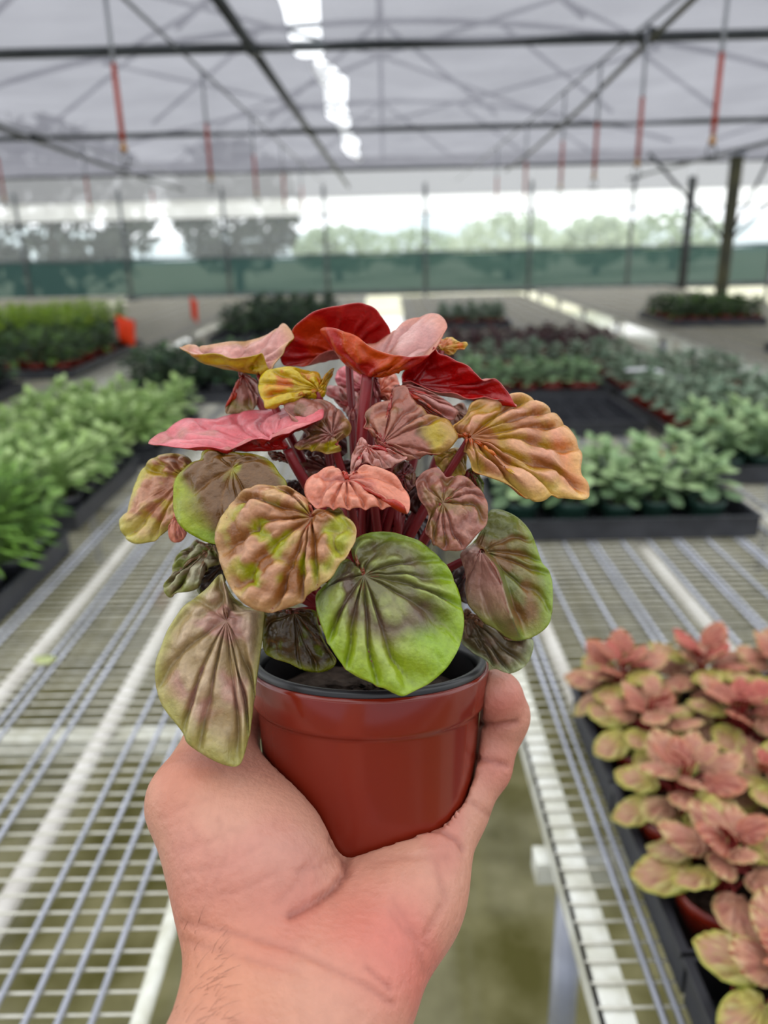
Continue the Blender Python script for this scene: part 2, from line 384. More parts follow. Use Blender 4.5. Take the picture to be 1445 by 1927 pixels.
def leaf_geo(out3, cen, nr, sag=(0,0,0), dome=0.0, curl=0.0, A=.0, nv=9, seed=0.0, thick=.0007, extra=None, pw=1.0, two=True, bl=.5, bend=.04, wv=.0):
    """polar leaf blade: out3 = rim points, clockwise seen from above; returns verts, faces, (r, s, bulge, vein) per vertex, n_top"""
    ns = len(out3); rr = np.linspace(0, 1, nr + 1)[1:]
    r = np.repeat(rr, ns); s = np.tile(np.arange(ns) / ns, nr); O = np.tile(out3, (nr, 1))
    sag = np.asarray(sag, float)
    P = cen + (O - cen) * (r ** pw)[:, None] + sag * (4 * r * (1 - r))[:, None]
    def normals(P, c):
        G = P.reshape(nr, ns, 3); G0 = np.concatenate([np.broadcast_to(c, (1, ns, 3)), G])
        dr = np.gradient(G0, axis=0)[1:]; ds = np.roll(G, -1, 1) - np.roll(G, 1, 1)
        n_ = -np.cross(dr, ds); n_ /= np.linalg.norm(n_, axis=2, keepdims=True) + 1e-12
        return n_.reshape(-1, 3)
    n0 = normals(P, cen); avg = n0.mean(0); avg /= np.linalg.norm(avg) + 1e-9
    if A:
        q = np.stack([np.sin(2*math.pi*s)*1.3, np.cos(2*math.pi*s)*1.3, r*2.0], 1)
        ph = nv * (s - bend * np.sin(2*math.pi*s) * r**1.5) + .38*np.sin(2*math.pi*(2*s) + seed) + .22*np.sin(2*math.pi*(3*s) + seed*1.7) + .45 * vnoise(q, 1.6, seed) * r
        tri = np.abs(np.sin(math.pi * ph))
        wob = vnoise(np.stack([ph*.8, r*4.2, np.zeros_like(s)], 1), 1.0, seed + 3.1)
        sz = max(np.ptp(out3, axis=0).max(), 1e-6)
        fine = np.abs(vnoise(P / sz, 6.5, seed + 9)) ** .75 + .4 * np.abs(vnoise(P / sz, 15.0, seed)) ** .8
        wave = vnoise(np.stack([np.sin(2*math.pi*s)*2.2, np.cos(2*math.pi*s)*2.2, 0*s], 1), 1.0, seed + 5)
    else:
        ph = nv * s; tri = np.abs(np.sin(math.pi * ph)); wob = fine = wave = 0 * s
    wid = np.clip(.022 / np.maximum(r, .05), .022, .45)
    groove = np.exp(-(tri / (2.0 * wid)) ** 1.5)
    env = sstep(0, .2, r) * (.55 + .75 * r) * (1 - .72 * r ** 9)
    split = sstep(.45, .8, r) * np.abs(np.cos(math.pi * ph)) ** 6
    bulge = (1 - (1 - tri) ** 1.9) * (.8 + .9 * wob) - .45 * split + bl * (fine - .35)
    h = A * env * (bulge - .4)
    P = P + avg * (dome * (1 - r ** 2))[:, None] + n0 * (h + (curl + wv * wave) * sstep(.62, 1, r))[:, None]
    c = cen + avg * dome
    if extra is not None: P = P + extra(P)
    n1 = normals(P, c)
    V = [c] + list(P); fs = []
    idx = lambda j, i: 1 + j*ns + i % ns
    for i in range(ns): fs.append((0, idx(0, i+1), idx(0, i)))
    for j in range(nr - 1):
        for i in range(ns): fs.append((idx(j,i), idx(j,i+1), idx(j+1,i+1), idx(j+1,i)))
    nt = len(V)
    if two:
        th = thick * (1 - .55 * r ** 3)
        V += [c - avg*thick] + list(P - n1 * th[:, None])
        fs += [tuple(reversed([k + nt for k in f])) for f in list(fs)]
        for i in range(ns): fs.append((idx(nr-1,i), idx(nr-1,i+1), idx(nr-1,i+1)+nt, idx(nr-1,i)+nt))
    attr = tuple(np.r_[x0, x] for x0, x in ((0, r), (0, s), (0, bulge * env), (1, groove)))
    return np.array(V), fs, attr, nt

def mesh_from(name, V, fs, cols, m):
    me = bpy.data.meshes.new(name); me.from_pydata([tuple(v) for v in V], [], fs); me.materials.append(m)
    me.polygons.foreach_set('use_smooth', [True] * len(me.polygons)); setcol(me, cols); me.update(); return me

def leaf_colours(V, attr, nt, pal, uv, seed):
    """pigment of the blade: base, blotches, rim, veins, pale ridges with painted gloss; underside in its own colour"""
    r, s, bul, gro = attr; n = nt; T = V[:nt]
    mx = lambda a, b, w_: a + (np.asarray(b) - a) * np.clip(w_, 0, 1)[:, None]
    col = np.tile(lin(pal['base']), (n, 1))
    sc = max(np.ptp(T, axis=0).max(), 1e-6)
    nz = vnoise(T / sc, pal.get('pf', 4.0), seed + 11)
    if 'patch' in pal: col = mx(col, lin(pal['patch']), sstep(pal.get('pt', .05) - .12, pal.get('pt', .05) + .16, nz + .25 * vnoise(T / sc, 13.0, seed)))
    for (dx, dy, lo, hi, c_) in pal.get('grad', ()):
        q = dx * uv[:, 0] + dy * uv[:, 1] + .16 * nz
        col = mx(col, lin(c_), sstep(lo, hi, q))
    if 'ridge' in pal: col = mx(col, lin(pal['ridge']), pal.get('ra', .55) * sstep(.45, 1.15, bul))  # lighter ridge tops: silvery pigment plus gloss highlight put into the colour
    if 'vein' in pal: col = mx(col, lin(pal['vein']), pal.get('va', .6) * gro)
    if 'edge' in pal: col = mx(col, lin(pal['edge']), pal.get('ea', .8) * sstep(pal.get('ew', .80), 1.0, r + .06 * nz))
    net = vnoise(T / sc, 34.0, seed); col = col * (1 + .14 * net)[:, None]
    if len(V) > nt:
        un = np.tile(lin(pal.get('under', (150, 40, 40))), (n, 1))
        if 'under2' in pal: un = mx(un, lin(pal['under2']), sstep(-.15, .3, nz))
        un = mx(un, lin(pal.get('uvein', pal.get('under', (120, 24, 26)))), .5 * gro)
        col = np.concatenate([col, un])
    col = np.clip(col, 0, 1) ** pal.get('deep', 1.0)
    lum = col @ np.array([.3, .55, .15])
    return np.clip(lum[:, None] + (col - lum[:, None]) * pal.get('sat', 1.0), 0, 1)

leaf_m = mat('peperomia_leaf', attr=True, rough=.33, spec=.5, coat=.2, var=.86, vscale=700, bump=.35, bscale=900, trans=.16)
petiole_m = mat('red_petiole', (138,26,30), .38, .5, var=(110,16,24), vscale=60, trans=.1)

# ------------------------------------------------------------------ the held plant: pot
plant = thing('potted_peperomia', 'large ripple-leaf peperomia with rose and green leaves in the hand-held red pot', 'potted plant')
RIM = at(695, 1246, .300)
ax = R @ np.array([0, .996, .087]); ax = Vector(ax).normalized()
PM = Matrix.Translation(Vector(RIM)) @ ax.to_track_quat('Z', 'Y').to_matrix().to_4x4()
plant.location = PM @ Vector((0, 0, -.066)); bpy.context.view_layer.update()
def under(o, root=plant):
    o.parent = root; o.matrix_parent_inverse = Matrix.Translation(-Vector(root.location)); return o
pot = under(MB().lathe([(.0,-.066),(.035,-.066),(.0385,-.0645),(.0398,-.061),(.0402,-.055),(.0430,-.0160),(.0434,-.0145),(.0448,-.0135),(.0452,-.012),(.0462,-.001),(.0460,.0004),(.0450,.0006),(.0445,-.001),(.0415,-.016),(.038,-.060),(.0,-.060)], 96, PM).build('pot', red_plastic, None, True))
under(MB().lathe([(.0447,-.0012),(.0452,.0016),(.0446,.0028),(.0425,.0026),(.0418,-.001),(.0400,-.020),(.0392,-.020),(.0405,-.0012)], 96, PM).build('inner_pot_rim', mat('black_inner_pot', (20,20,22), .35, .5), None, True))
sv = []; rgs = np.random.RandomState(3); nn = 14; 
sprof = [(0,-.010)] + [(.040*k/nn, -.011 - .002*(k/nn)**2) for k in range(1, nn+1)]
so = MB().lathe(sprof, 48, PM); so.v = [tuple(np.array(v) + rgs.normal(size=3)*.0007) for v in so.v]
under(so.build('soil', soil_m, None, True))

# zoom windows the outlines were measured in: (x0, y0, scale)
Z5, Z6, Z7, Z8, Z3, Z0 = (220,550,3.141), (640,560,2.949), (220,950,3.0104), (560,950,2.779), (0,520,3.284), (0,0,1.0)
def px(z, p): return (z[0] + p[0]/z[2], z[1] + p[1]/z[2])
CROWN = (700, 1195, .300)
PAL = {}
def rgb(*a): return a
ROSE = dict(base=(176,118,108), patch=(150,92,76), pt=.15, ridge=(214,168,160), vein=(132,72,60), edge=(206,160,148), ea=.5, under=(168,34,26), under2=(190,74,40))
PINK = dict(base=(206,112,118), patch=(178,112,100), pt=.25, ridge=(226,150,152), vein=(176,84,84), edge=(220,120,130), ea=.4, under=(176,24,22), under2=(150,16,18))
REDU = dict(base=(190,120,110), under=(176,20,14), under2=(190,70,26), uvein=(128,12,12), edge=(196,120,110))
SALM = dict(base=(206,134,110), patch=(186,112,96), pt=.2, ridge=(228,168,146), vein=(150,84,74), edge=(224,150,128), ea=.6, under=(180,60,40))
BROWN = dict(base=(142,92,76), patch=(120,84,50), pt=.1, ridge=(180,130,116), vein=(104,60,48), edge=(176,120,104), ea=.5, under=(150,50,40))
GOLD = dict(base=(190,128,74), patch=(186,150,60), pt=.0, ridge=(224,176,140), vein=(150,92,44), edge=(222,196,116), ea=.75, under=(196,96,30), under2=(204,170,60))
OLIVE = dict(base=(134,98,48), patch=(150,150,30), pt=.25, vein=(150,104,44), va=.4, edge=(160,170,60), ea=.5, under=(120,60,40))
GREEN = dict(base=(116,134,60), patch=(136,118,84), pt=.1, ridge=(166,180,110), vein=(112,92,56), edge=(150,172,70), ea=.7, under=(140,60,50))
TAN = dict(base=(150,140,98), patch=(166,134,120), pt=.05, ridge=(190,180,144), vein=(132,112,78), edge=(168,172,104), ea=.75, under=(150,110,80))
def pal(src_, **k): d = dict(src_); d.update(k); return d

def leaf(z, pts, c, d, g=(0, -6), pal_=ROSE, flip=False, cd=0.0, nv=9, A=0.0019, dome=.0018, curl=-.0006, sag=(0,0,0), nr=30, ns=132, extra=None, petiole=True, crown=None, mid=None, label=None, r_pet=.0017, zc=None, bl=.5, bend=.04, wv=.0016, paint=None):
    pts = [tuple(px(z, p[:2])) + (p[2] if len(p) > 2 else 0.0,) for p in pts]; c = px(zc or z, c)
    area = sum(pts[i][0]*pts[(i+1) % len(pts)][1] - pts[(i+1) % len(pts)][0]*pts[i][1] for i in range(len(pts)))
    cw = area > 0                                   # y grows downwards: positive = clockwise on the photo
    if cw == flip: pts = [pts[0]] + pts[:0:-1]
    P2 = resample(pts, ns); seed = len(PAL) * 3.7; PAL[seed] = 1
    dep = d + (g[0]*(P2[:,0]-c[0]) + g[1]*(P2[:,1]-c[1])) * 1e-5 + P2[:,2] * 1e-3
    out3 = np.array([at(a, b, e) for a, b, e in zip(P2[:,0], P2[:,1], dep)])
    cen = at(c[0], c[1], d + cd*1e-3)
    sg = at(c[0]+sag[0], c[1]+sag[1], d + sag[2]*1e-3) - at(c[0], c[1], d)
    V, fs, at_, nt = leaf_geo(out3, cen, nr, sg, dome, curl, A, nv, seed, extra=extra, bl=bl, bend=bend, wv=wv)
    q = (V[:nt] - CAM) @ R; u = CX + F*q[:,0]/-q[:,2]; v = CY - F*q[:,1]/-q[:,2]
    x0, y0 = P2[:,:2].min(0); x1, y1 = P2[:,:2].max(0)
    uv = np.stack([(u-x0)/(x1-x0), (v-y0)/(y1-y0)], 1)
    cols = leaf_colours(V, at_, nt, dict(pal_, deep=1.14, sat=1.1), uv, seed)
    if paint is not None:
        w_, pc = paint(u, v); cols[:nt] += (lin(pc) - cols[:nt]) * w_[:, None]
    o = under(link('leaf', mesh_from('leaf', V, fs, cols, leaf_m)))
    if label: o['label'] = label
    if petiole:
        cr = crown or (CROWN[0] + random.uniform(-34, 34), CROWN[1] + random.uniform(-6, 10), CROWN[2] + random.uniform(-.012, .012))
        a = Vector(at(*cr)); n_ = (V[nt] - V[0]); n_ = Vector(n_ / (np.linalg.norm(n_) + 1e-9))
        b = Vector(V[0]) + n_ * .0006
        m1 = a.lerp(b, .45) + Vector(R @ np.array([0, .008, 0])) if mid is None else Vector(at(*mid))
        m2 = b + n_ * .007 + (m1 - b) * .15
        bz = [a*(1-t)**3 + m1*3*t*(1-t)**2 + m2*3*t*t*(1-t) + b*t**3 for t in np.linspace(0, 1, 14)]
        pe = MB().tube(bz, [r_pet*(1.15 - .3*t) for t in np.linspace(0, 1, 14)], 8).build('petiole', petiole_m, None, True)
        pe.parent = o
    return o

def build_leaves():
    # back and top leaves first
    leaf(Z0, [(527,668),(533,645),(545,631),(557,610),(586,588),(618,577),(650,573),(680,571),(706,580),(722,600),(735,625),(728,652),(700,672),(660,676),(628,662),(602,668),(575,687),(545,690),(532,685)],
         (655,668), .308, (0, 10), REDU, True, cd=4, dome=.004, A=0.0010, mid=(672,900,.315), label='red underside of the topmost leaf')
    leaf(Z5, [(1230,600),(1260,540),(1330,560),(1420,590),(1440,650),(1430,700),(1390,760),(1340,690),(1290,640)], (1400,700), .312, (0,-14), pal(ROSE, base=(186,96,90)), A=0.0016, ns=80, nr=16)
    leaf(Z0, [(630,712),(640,690),(665,690),(690,705),(697,730),(684,748),(660,742),(640,730)], (688,738), .322, (0,-14), PINK, ns=80, nr=16)
    leaf(Z0, [(700,700),(720,690),(742,700),(752,722),(745,748),(728,755),(708,740)], (712,745), .322, (0,-10), pal(SALM, base=(216,120,92)), ns=80, nr=16)
    leaf(Z6, [(520,262),(560,230),(620,215),(655,245),(680,245),(710,255),(690,275),(660,285),(620,310),(570,310),(535,295)], (560,300), .302, (0,-8), pal(GOLD, base=(206,118,36), patch=(190,140,40)), ns=80, nr=16, A=0.0010)
    # top-left folded leaf
    leaf(Z5, [(365,330,0),(430,312,6),(560,300,12),(700,278,14),(800,262,14),(870,245,14),(920,225,14),(985,185,10),(1030,235,4),(1000,300,0),(955,380,-2),(900,445,-3),(858,352,-6),(750,376,-8),(680,386,-8),(600,360,-8),(500,352,-7),(420,340,-4)],
         (840,478), .298, (-2, 0), pal(ROSE, base=(196,142,132), ridge=(222,180,168), edge=(190,160,96), under=(186,160,40), under2=(170,92,30)), cd=3, dome=0, A=0.0018, sag=(-14,4,0), label='folded leaf with a yellow underside')
    leaf(Z5, [(720,460),(760,490),(820,520),(832,580),(830,640),(800,700),(760,708),(660,720),(640,690),(690,640),(720,610),(695,570),(725,530)], (750,500), .312, (0,-4), pal(ROSE, base=(176,128,116), grad=[(0,1,.62,.9,(136,128,60))]), ns=100, nr=20)
    # red leaf hanging to the right
    leaf(Z6, [(330,478),(340,400),(420,338),(480,300),(520,265),(548,310),(600,325),(680,360),(750,410),(800,462),(870,455),(915,500),(950,550),(986,607),(955,598),(900,580),(830,565),(740,570),(640,550),(560,540),(470,512),(400,490)],
         (420,470), .284, (-3, 2), pal(REDU, under=(180,14,12), under2=(170,10,10)), True, cd=3, dome=.003, A=0.0012, sag=(0,6,4), label='glossy red leaf underside')
    # top front leaf, pink above and orange below
    leaf(Z0, [(612,628,14),(650,640,18),(700,646,20),(720,637,20),(738,622,20),(765,604,20),(793,592,18),(820,590,14),(838,603,8),(836,621,4),(822,648,-2),(806,662,-5),(776,670,-7),(742,667,-8),(720,662,-8),(698,652,-8),(666,630,-8),(627,616,-4),(605,618,2)],
         (692,702), .284, (0,0), pal(ROSE, base=(190,140,134), ridge=(220,180,172), edge=(216,150,120), under=(204,92,38), under2=(178,44,26), uvein=(200,120,70)), cd=2, dome=0, A=0.0016, sag=(-6,16,0), mid=(668,840,.288), r_pet=.0026, label='cupped leaf, pink above and orange below')
    leaf(Z0, [(690,716),(700,706),(712,716),(716,740),(706,752),(694,742)], (703,712), .300, (0,0), PINK, ns=40, nr=8, mid=(690,850,.296), r_pet=.0022)
    # yellow curled leaf
    leaf(Z5, [(835,540),(850,490),(900,450),(980,440),(1080,450),(1150,450),(1190,470),(1215,512),(1250,472),(1285,440),(1270,490),(1240,560),(1220,620),(1100,625),(1000,640),(960,672),(880,688),(865,640),(840,590)], (1190,590), .290, (3,-8), dict(base=(186,156,34), patch=(190,104,20), pt=.1, ridge=(206,184,70), vein=(150,84,24), edge=(200,180,60), under=(180,120,40)), A=0.0021)
    # rose brown leaf behind the pink one
    leaf(Z5, [(985,668),(1010,635),(1080,622),(1150,625),(1250,640),(1310,680),(1350,730),(1387,790),(1370,830),(1320,870),(1292,905),(1328,932),(1280,946),(1200,940),(1100,930),(1045,910),(1085,868),(1120,840),(1050,780)], (1270,860), .281, (2,-10), pal(BROWN, base=(150,100,88), grad=[(1,0,.72,.95,(166,140,66)),(0,1,.78,.88,(176,160,40))]), A=0.0019)
    leaf(Z6, [(300,492),(380,488),(430,500),(520,530),(590,570),(640,610),(656,642),(610,682),(560,660),(480,625),(430,600),(370,560)], (340,520), .284, (0,-6), pal(ROSE, base=(160,92,82)), ns=100, nr=20)
    # long pink leaf
    leaf(Z5, [(185,885,2),(240,838,8),(300,800,14),(400,742,22),(500,730,24),(590,745,24),(700,712,26),(850,690,26),(1000,675,24),(1062,670,20),(1076,705,14),(1100,676,16),(1160,669,12),(1215,690,6),(1222,715,0),(1190,746,-6),(1100,786,-10),(1000,816,-12),(900,850,-12),(800,878,-12),(700,900,-11),(600,914,-10),(450,914,-6),(300,905,-2)],
         (1005,918), .279, (0,0), PINK, cd=0, dome=0, A=0.0021, nv=8, sag=(-30,2,0), mid=(620,960,.285), r_pet=.0022, label='long flat pink leaf with a red underside')
    leaf(Z5, [(890,938),(960,945),(1040,985),(1060,1020),(1000,1005),(920,985)], (1030,1000), .288, (0,-6), BROWN, ns=60, nr=10)
    leaf(Z0, [(560,868),(585,858),(618,862),(640,880),(622,905),(590,905),(565,890)], (630,890), .296, (0,-6), pal(BROWN, base=(120,62,54)), ns=60, nr=10)
    # middle right brown and yellow
    leaf(Z6, [(140,632),(200,590),(280,565),(292,505),(335,478),(372,492),(400,560),(440,600),(500,640),(580,660),(630,720),(655,770),(640,800),(600,840),(500,870),(430,890),(372,902),(330,872),(250,850),(222,832),(195,790),(180,740),(132,722),(148,680)], (235,820), .266, (2,-8), pal(BROWN, base=(156,100,84), grad=[(.8,-.1,.42,.6,(172,150,44)),(.6,-.6,.35,.6,(150,140,40))], ridge=(184,140,112), ra=.35), A=0.0024, nv=9)
    leaf(Z6, [(520,880),(560,850),(640,830),(700,850),(700,930),(690,980),(620,990),(570,970)], (640,880), .284, (0,-6), pal(GOLD, base=(180,156,80)), ns=60, nr=12)
    leaf(Z6, [(695,960),(740,950),(790,1010),(795,1080),(760,1050),(700,985)], (720,970), .286, (0,-6), GREEN, ns=60, nr=10)
    # big right leaf
    leaf(Z6, [(690,800),(655,772),(625,712),(650,685),(700,640),(725,588),(800,566),(880,560),(960,538),(1050,545),(1120,575),(1200,640),(1270,720),(1320,800),(1340,880),(1336,950),(1345,985),(1376,1012),(1394,1060),(1380,1105),(1330,1122),(1240,1110),(1180,1096),(1140,1122),(1090,1128),(1030,1086),(960,1050),(890,1025),(800,985),(742,950),(712,900),(690,850)],
         (712,800), .276, (2,-11), pal(GOLD, base=(160,104,62), patch=(168,132,54), ridge=(216,162,136), ra=.8, grad=[(1,-.15,.62,.82,(204,118,84)),(.3,-1,.0,.25,(186,160,80)),(-.25,1,.58,.78,(214,190,116))], edge=(220,180,118)), A=0.0037, nv=10, dome=.003, label='large golden and salmon leaf reaching right')
    # inner small ones
    leaf(Z6, [(60,900),(65,860),(90,812),(112,780),(150,810),(200,842),(260,850),(320,870),(372,882),(340,910),(280,936),(200,936),(120,915),(95,925),(70,980),(55,985)], (150,850), .262, (0,-16), pal(ROSE, base=(176,116,104)), ns=90, nr=18)
    leaf(Z6, [(290,960),(340,905),(390,920),(420,980),(410,1040),(375,1072),(340,1030)], (350,1000), .272, (0,-6), pal(BROWN, base=(122,70,72), ridge=(150,100,98)), ns=70, nr=14)
    leaf(Z0, [(652,905),(640,882),(618,880),(596,889),(578,903),(572,921),(577,934),(586,943),(599,953),(618,952),(640,956),(674,956),(701,953),(725,952),(752,953),(767,962),(771,933),(755,909),(735,892),(708,880),(684,880),(671,892),(658,898)], (653,912), .252, (0,-17), SALM, A=0.0023, nv=10, dome=.002, label='salmon heart-shaped leaf in the middle')
    # brown crinkled leaf right of the middle
    leaf(Z0, [(784,902),(799,886),(820,879),(833,889),(840,897),(860,894),(884,901),(901,916),(916,940),(918,967),(914,988),(895,1008),(880,1026),(862,1038),(841,1035),(823,1027),(812,1018),(801,997),(806,967),(789,940),(784,919)], (833,950), .260, (0,-8), pal(BROWN, base=(148,98,84), ridge=(184,136,118), patch=(134,104,62)), A=0.0026, nv=9)
    # right green folded leaf with a rose flap
    ridge = np.array([px(Z8, p) for p in [(905,190),(950,232),(1000,280),(1040,340),(1062,400),(1082,470),(1102,540),(1132,620),(1165,700)]])
    def flap(P):
        q = (P - CAM) @ R; u = CX + F*q[:,0]/-q[:,2]; v = CY - F*q[:,1]/-q[:,2]
        dx = np.interp(v, ridge[:,1], ridge[:,0]) - u            # >0 left of the ridge
        k = sstep(ridge[0,1]-4, ridge[0,1]+40, v) * sstep(ridge[-1,1]+6, ridge[-1,1]-40, v)
        amt = k * np.where(dx > 0, .017 * np.exp(-np.maximum(dx, 0) / 55.0), .017 * sstep(-11, 0, dx))
        dirn = -(P - CAM); dirn /= np.linalg.norm(dirn, axis=1, keepdims=True)
        return dirn * amt[:, None]
    def flap_pig(u, v):
        dx = np.interp(v, ridge[:,1], ridge[:,0]) - u
        return .85 * sstep(-5, 3, dx) * sstep(ridge[0,1]-8, ridge[0,1]+20, v) * sstep(ridge[-1,1]+4, ridge[-1,1]-60, v) * sstep(150, 10, dx*.3 + (v - 1080)), (178,124,112)
    leaf(Z8, [(850,262),(880,225),(930,180),(975,100),(1000,32),(1040,18),(1100,35),(1170,80),(1220,140),(1250,220),(1280,300),(1320,350),(1336,430),(1331,560),(1310,630),(1250,680),(1160,712),(1100,697),(1040,652),(980,622),(930,570),(890,520),(875,440),(880,390),(870,330)],
         (960,250), .277, (-2,-5), pal(GREEN, base=(112,112,60), patch=(134,100,62), pt=.05, ridge=(140,146,92), grad=[(1,-.25,.62,.86,(112,140,32)),(-.9,.6,.0,.16,(146,140,98))], edge=(150,166,80)), A=0.0018, nv=9, nr=44, ns=180, extra=flap, paint=flap_pig, label='green leaf with a rose flap folded over')
    leaf(Z8, [(865,640),(872,545),(920,580),(960,650),(1050,690),(1120,712),(1180,705),(1230,700),(1226,780),(1200,832),(1150,870),(1100,880),(1050,862),(980,812),(910,760),(862,716)], (890,575), .288, (0,-6), pal(TAN, base=(106,92,64), patch=(134,110,92), ridge=(150,138,112), edge=(176,186,140)), A=0.0028, nv=7)
    # left side
    leaf(Z0, [(227,995),(226,977),(239,965),(244,946),(253,910),(268,882),(289,861),(314,852),(335,853),(358,864),(365,900),(352,940),(335,978),(317,996),(301,1010),(280,1021),(256,1024),(237,1014)], (352,900), .290, (-4,-4), pal(GOLD, base=(176,122,92), patch=(176,150,60), ridge=(212,170,142), edge=(198,190,110), grad=[(-.4,1,.5,.75,(196,178,110))]), A=0.0028, nv=7)
    leaf(Z0, [(318,988),(330,962),(344,985),(350,1008),(331,1021),(317,1012)], (335,975), .286, (0,-4), SALM, ns=50, nr=10, A=0.0009)
    leaf(Z0, [(325,938),(330,902),(344,881),(360,868),(376,863),(380,850),(398,844),(424,849),(462,852),(490,856),(506,865),(516,875),(526,891),(540,912),(530,960),(490,1000),(450,1018),(405,1021),(385,1018),(372,1012),(352,1001),(336,985),(328,965)], (440,885), .268, (-3,-6), pal(OLIVE, base=(116,82,42), pt=.5, grad=[(-1,.5,-.02,.2,(150,160,20)),(0,1,.8,.95,(130,156,18))]), A=0.0018, nv=7, label='olive leaf with lime patches')
    leaf(Z7, [(262,450),(300,400),(305,340),(340,280),(400,230),(440,205),(500,230),(550,215),(585,300),(560,340),(485,380),(462,430),(460,470),(400,495),(330,500),(290,522),(268,490)], (540,250), .290, (-2,-6), pal(TAN, base=(132,116,88), patch=(120,124,60), ridge=(206,200,170), ra=.8), A=0.0032, nv=7)
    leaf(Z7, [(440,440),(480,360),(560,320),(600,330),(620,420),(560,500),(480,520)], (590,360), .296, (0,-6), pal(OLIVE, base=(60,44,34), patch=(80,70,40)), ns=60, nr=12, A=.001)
    # round blistered leaf front left
    leaf(Z0, [(592,968),(583,945),(564,929),(538,914),(507,910),(475,916),(443,932),(424,951),(411,977),(403,1010),(408,1043),(418,1073),(429,1099),(446,1123),(466,1141),(496,1150),(539,1143),(569,1126),(595,1106),(619,1090),(642,1060),(655,1036),(667,1010),(665,983),(648,967),(635,952),(612,956)], (592,982), .246, (-3,-7),
         dict(base=(150,100,58), patch=(160,160,50), pt=.2, pf=6, ridge=(206,160,130), ra=.8, vein=(136,80,50), va=.5, edge=(206,170,126), ea=.7, under=(160,70,50), grad=[(1,.2,.78,.95,(176,176,84))]), A=0.0040, nv=9, bl=1.1, dome=.004, label='round blistered leaf, tan with green blotches')
    # leaf inside the pot
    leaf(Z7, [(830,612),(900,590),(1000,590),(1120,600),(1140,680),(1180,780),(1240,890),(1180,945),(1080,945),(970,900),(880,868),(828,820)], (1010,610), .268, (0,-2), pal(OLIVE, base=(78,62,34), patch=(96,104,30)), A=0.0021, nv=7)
    # front green leaf
    leaf(Z8, [(322,345),(298,300),(282,248),(290,195),(340,152),(420,132),(500,135),(570,155),(640,185),(700,235),(760,290),(800,350),(832,420),(856,490),(871,570),(871,640),(856,720),(822,790),(782,850),(740,892),(690,930),(640,955),(600,975),(550,998),(500,985),(440,955),(370,925),(300,890),(240,835),(190,770),(150,700),(115,610),(97,530),(100,460),(132,420),(172,380),(202,330),(225,290),(258,276),(290,295)], (342,388), .250, (2,-7),
         dict(base=(112,108,68), patch=(108,88,72), pt=.05, pf=2.5, ridge=(166,176,104), ra=.75, vein=(104,84,58), va=.7, edge=(150,174,66), ea=.75, ew=.62, under=(150,80,60), grad=[(.55,.85,.86,1.1,(128,160,46)),(1,-.1,.72,.95,(142,164,44)),(-.4,1,.42,.66,(164,176,74))]), A=.0036, nv=11, dome=.004, nr=40, ns=180, label='big front leaf, green with grey ripples')
    # long leaf hanging at the left of the pot
    leaf(Z7, [(590,390),(540,440),(500,480),(430,530),(370,580),(320,650),(280,720),(250,800),(222,880),(215,970),(225,1060),(250,1130),(290,1190),(340,1250),(380,1310),(402,1352),(470,1405),(560,1455),(640,1482),(690,1475),(720,1420),(742,1340),(762,1240),(777,1120),(792,1000),(806,900),(822,780),(834,660),(832,600),(740,580),(660,520),(620,450)], (625,670), .264, (2,-5), pal(TAN, base=(168,146,110), patch=(182,142,128), ridge=(206,182,156), ra=.6, vein=(140,116,82), va=.45, edge=(176,174,104), ew=.72), A=0.0035, nv=9, dome=.004, nr=40, ns=180, label='long tan-green leaf hanging in front of the thumb')
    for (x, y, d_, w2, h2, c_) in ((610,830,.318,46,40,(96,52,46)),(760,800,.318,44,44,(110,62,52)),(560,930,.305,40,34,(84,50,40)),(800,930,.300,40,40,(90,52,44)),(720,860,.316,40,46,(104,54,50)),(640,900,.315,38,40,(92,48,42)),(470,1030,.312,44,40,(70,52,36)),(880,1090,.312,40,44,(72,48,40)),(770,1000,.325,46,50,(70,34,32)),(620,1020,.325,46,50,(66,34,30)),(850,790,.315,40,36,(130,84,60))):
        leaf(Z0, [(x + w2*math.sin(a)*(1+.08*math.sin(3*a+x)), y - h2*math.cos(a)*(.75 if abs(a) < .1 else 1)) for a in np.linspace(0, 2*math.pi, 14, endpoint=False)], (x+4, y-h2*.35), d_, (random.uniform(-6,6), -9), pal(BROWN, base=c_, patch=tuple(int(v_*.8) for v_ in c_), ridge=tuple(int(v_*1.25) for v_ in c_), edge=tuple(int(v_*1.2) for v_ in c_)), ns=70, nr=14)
    # short young petioles and stems inside
    for k in range(9):
        x = 640 + 17*k; a = Vector(at(690 + 3*k, 1190, .298 + .006*math.sin(k*2)))
        b = Vector(at(x + random.uniform(-8,8), 955 + random.uniform(-60,30), .285 + .01*math.sin(k*1.7)))
        pts = [a.lerp(b, t) + Vector(R @ np.array([.003*math.sin(3*t+k), 0, 0])) for t in np.linspace(0,1,8)]
        under(MB().tube(pts, .0016, 7).build('stem', petiole_m, None, True))
build_leaves()

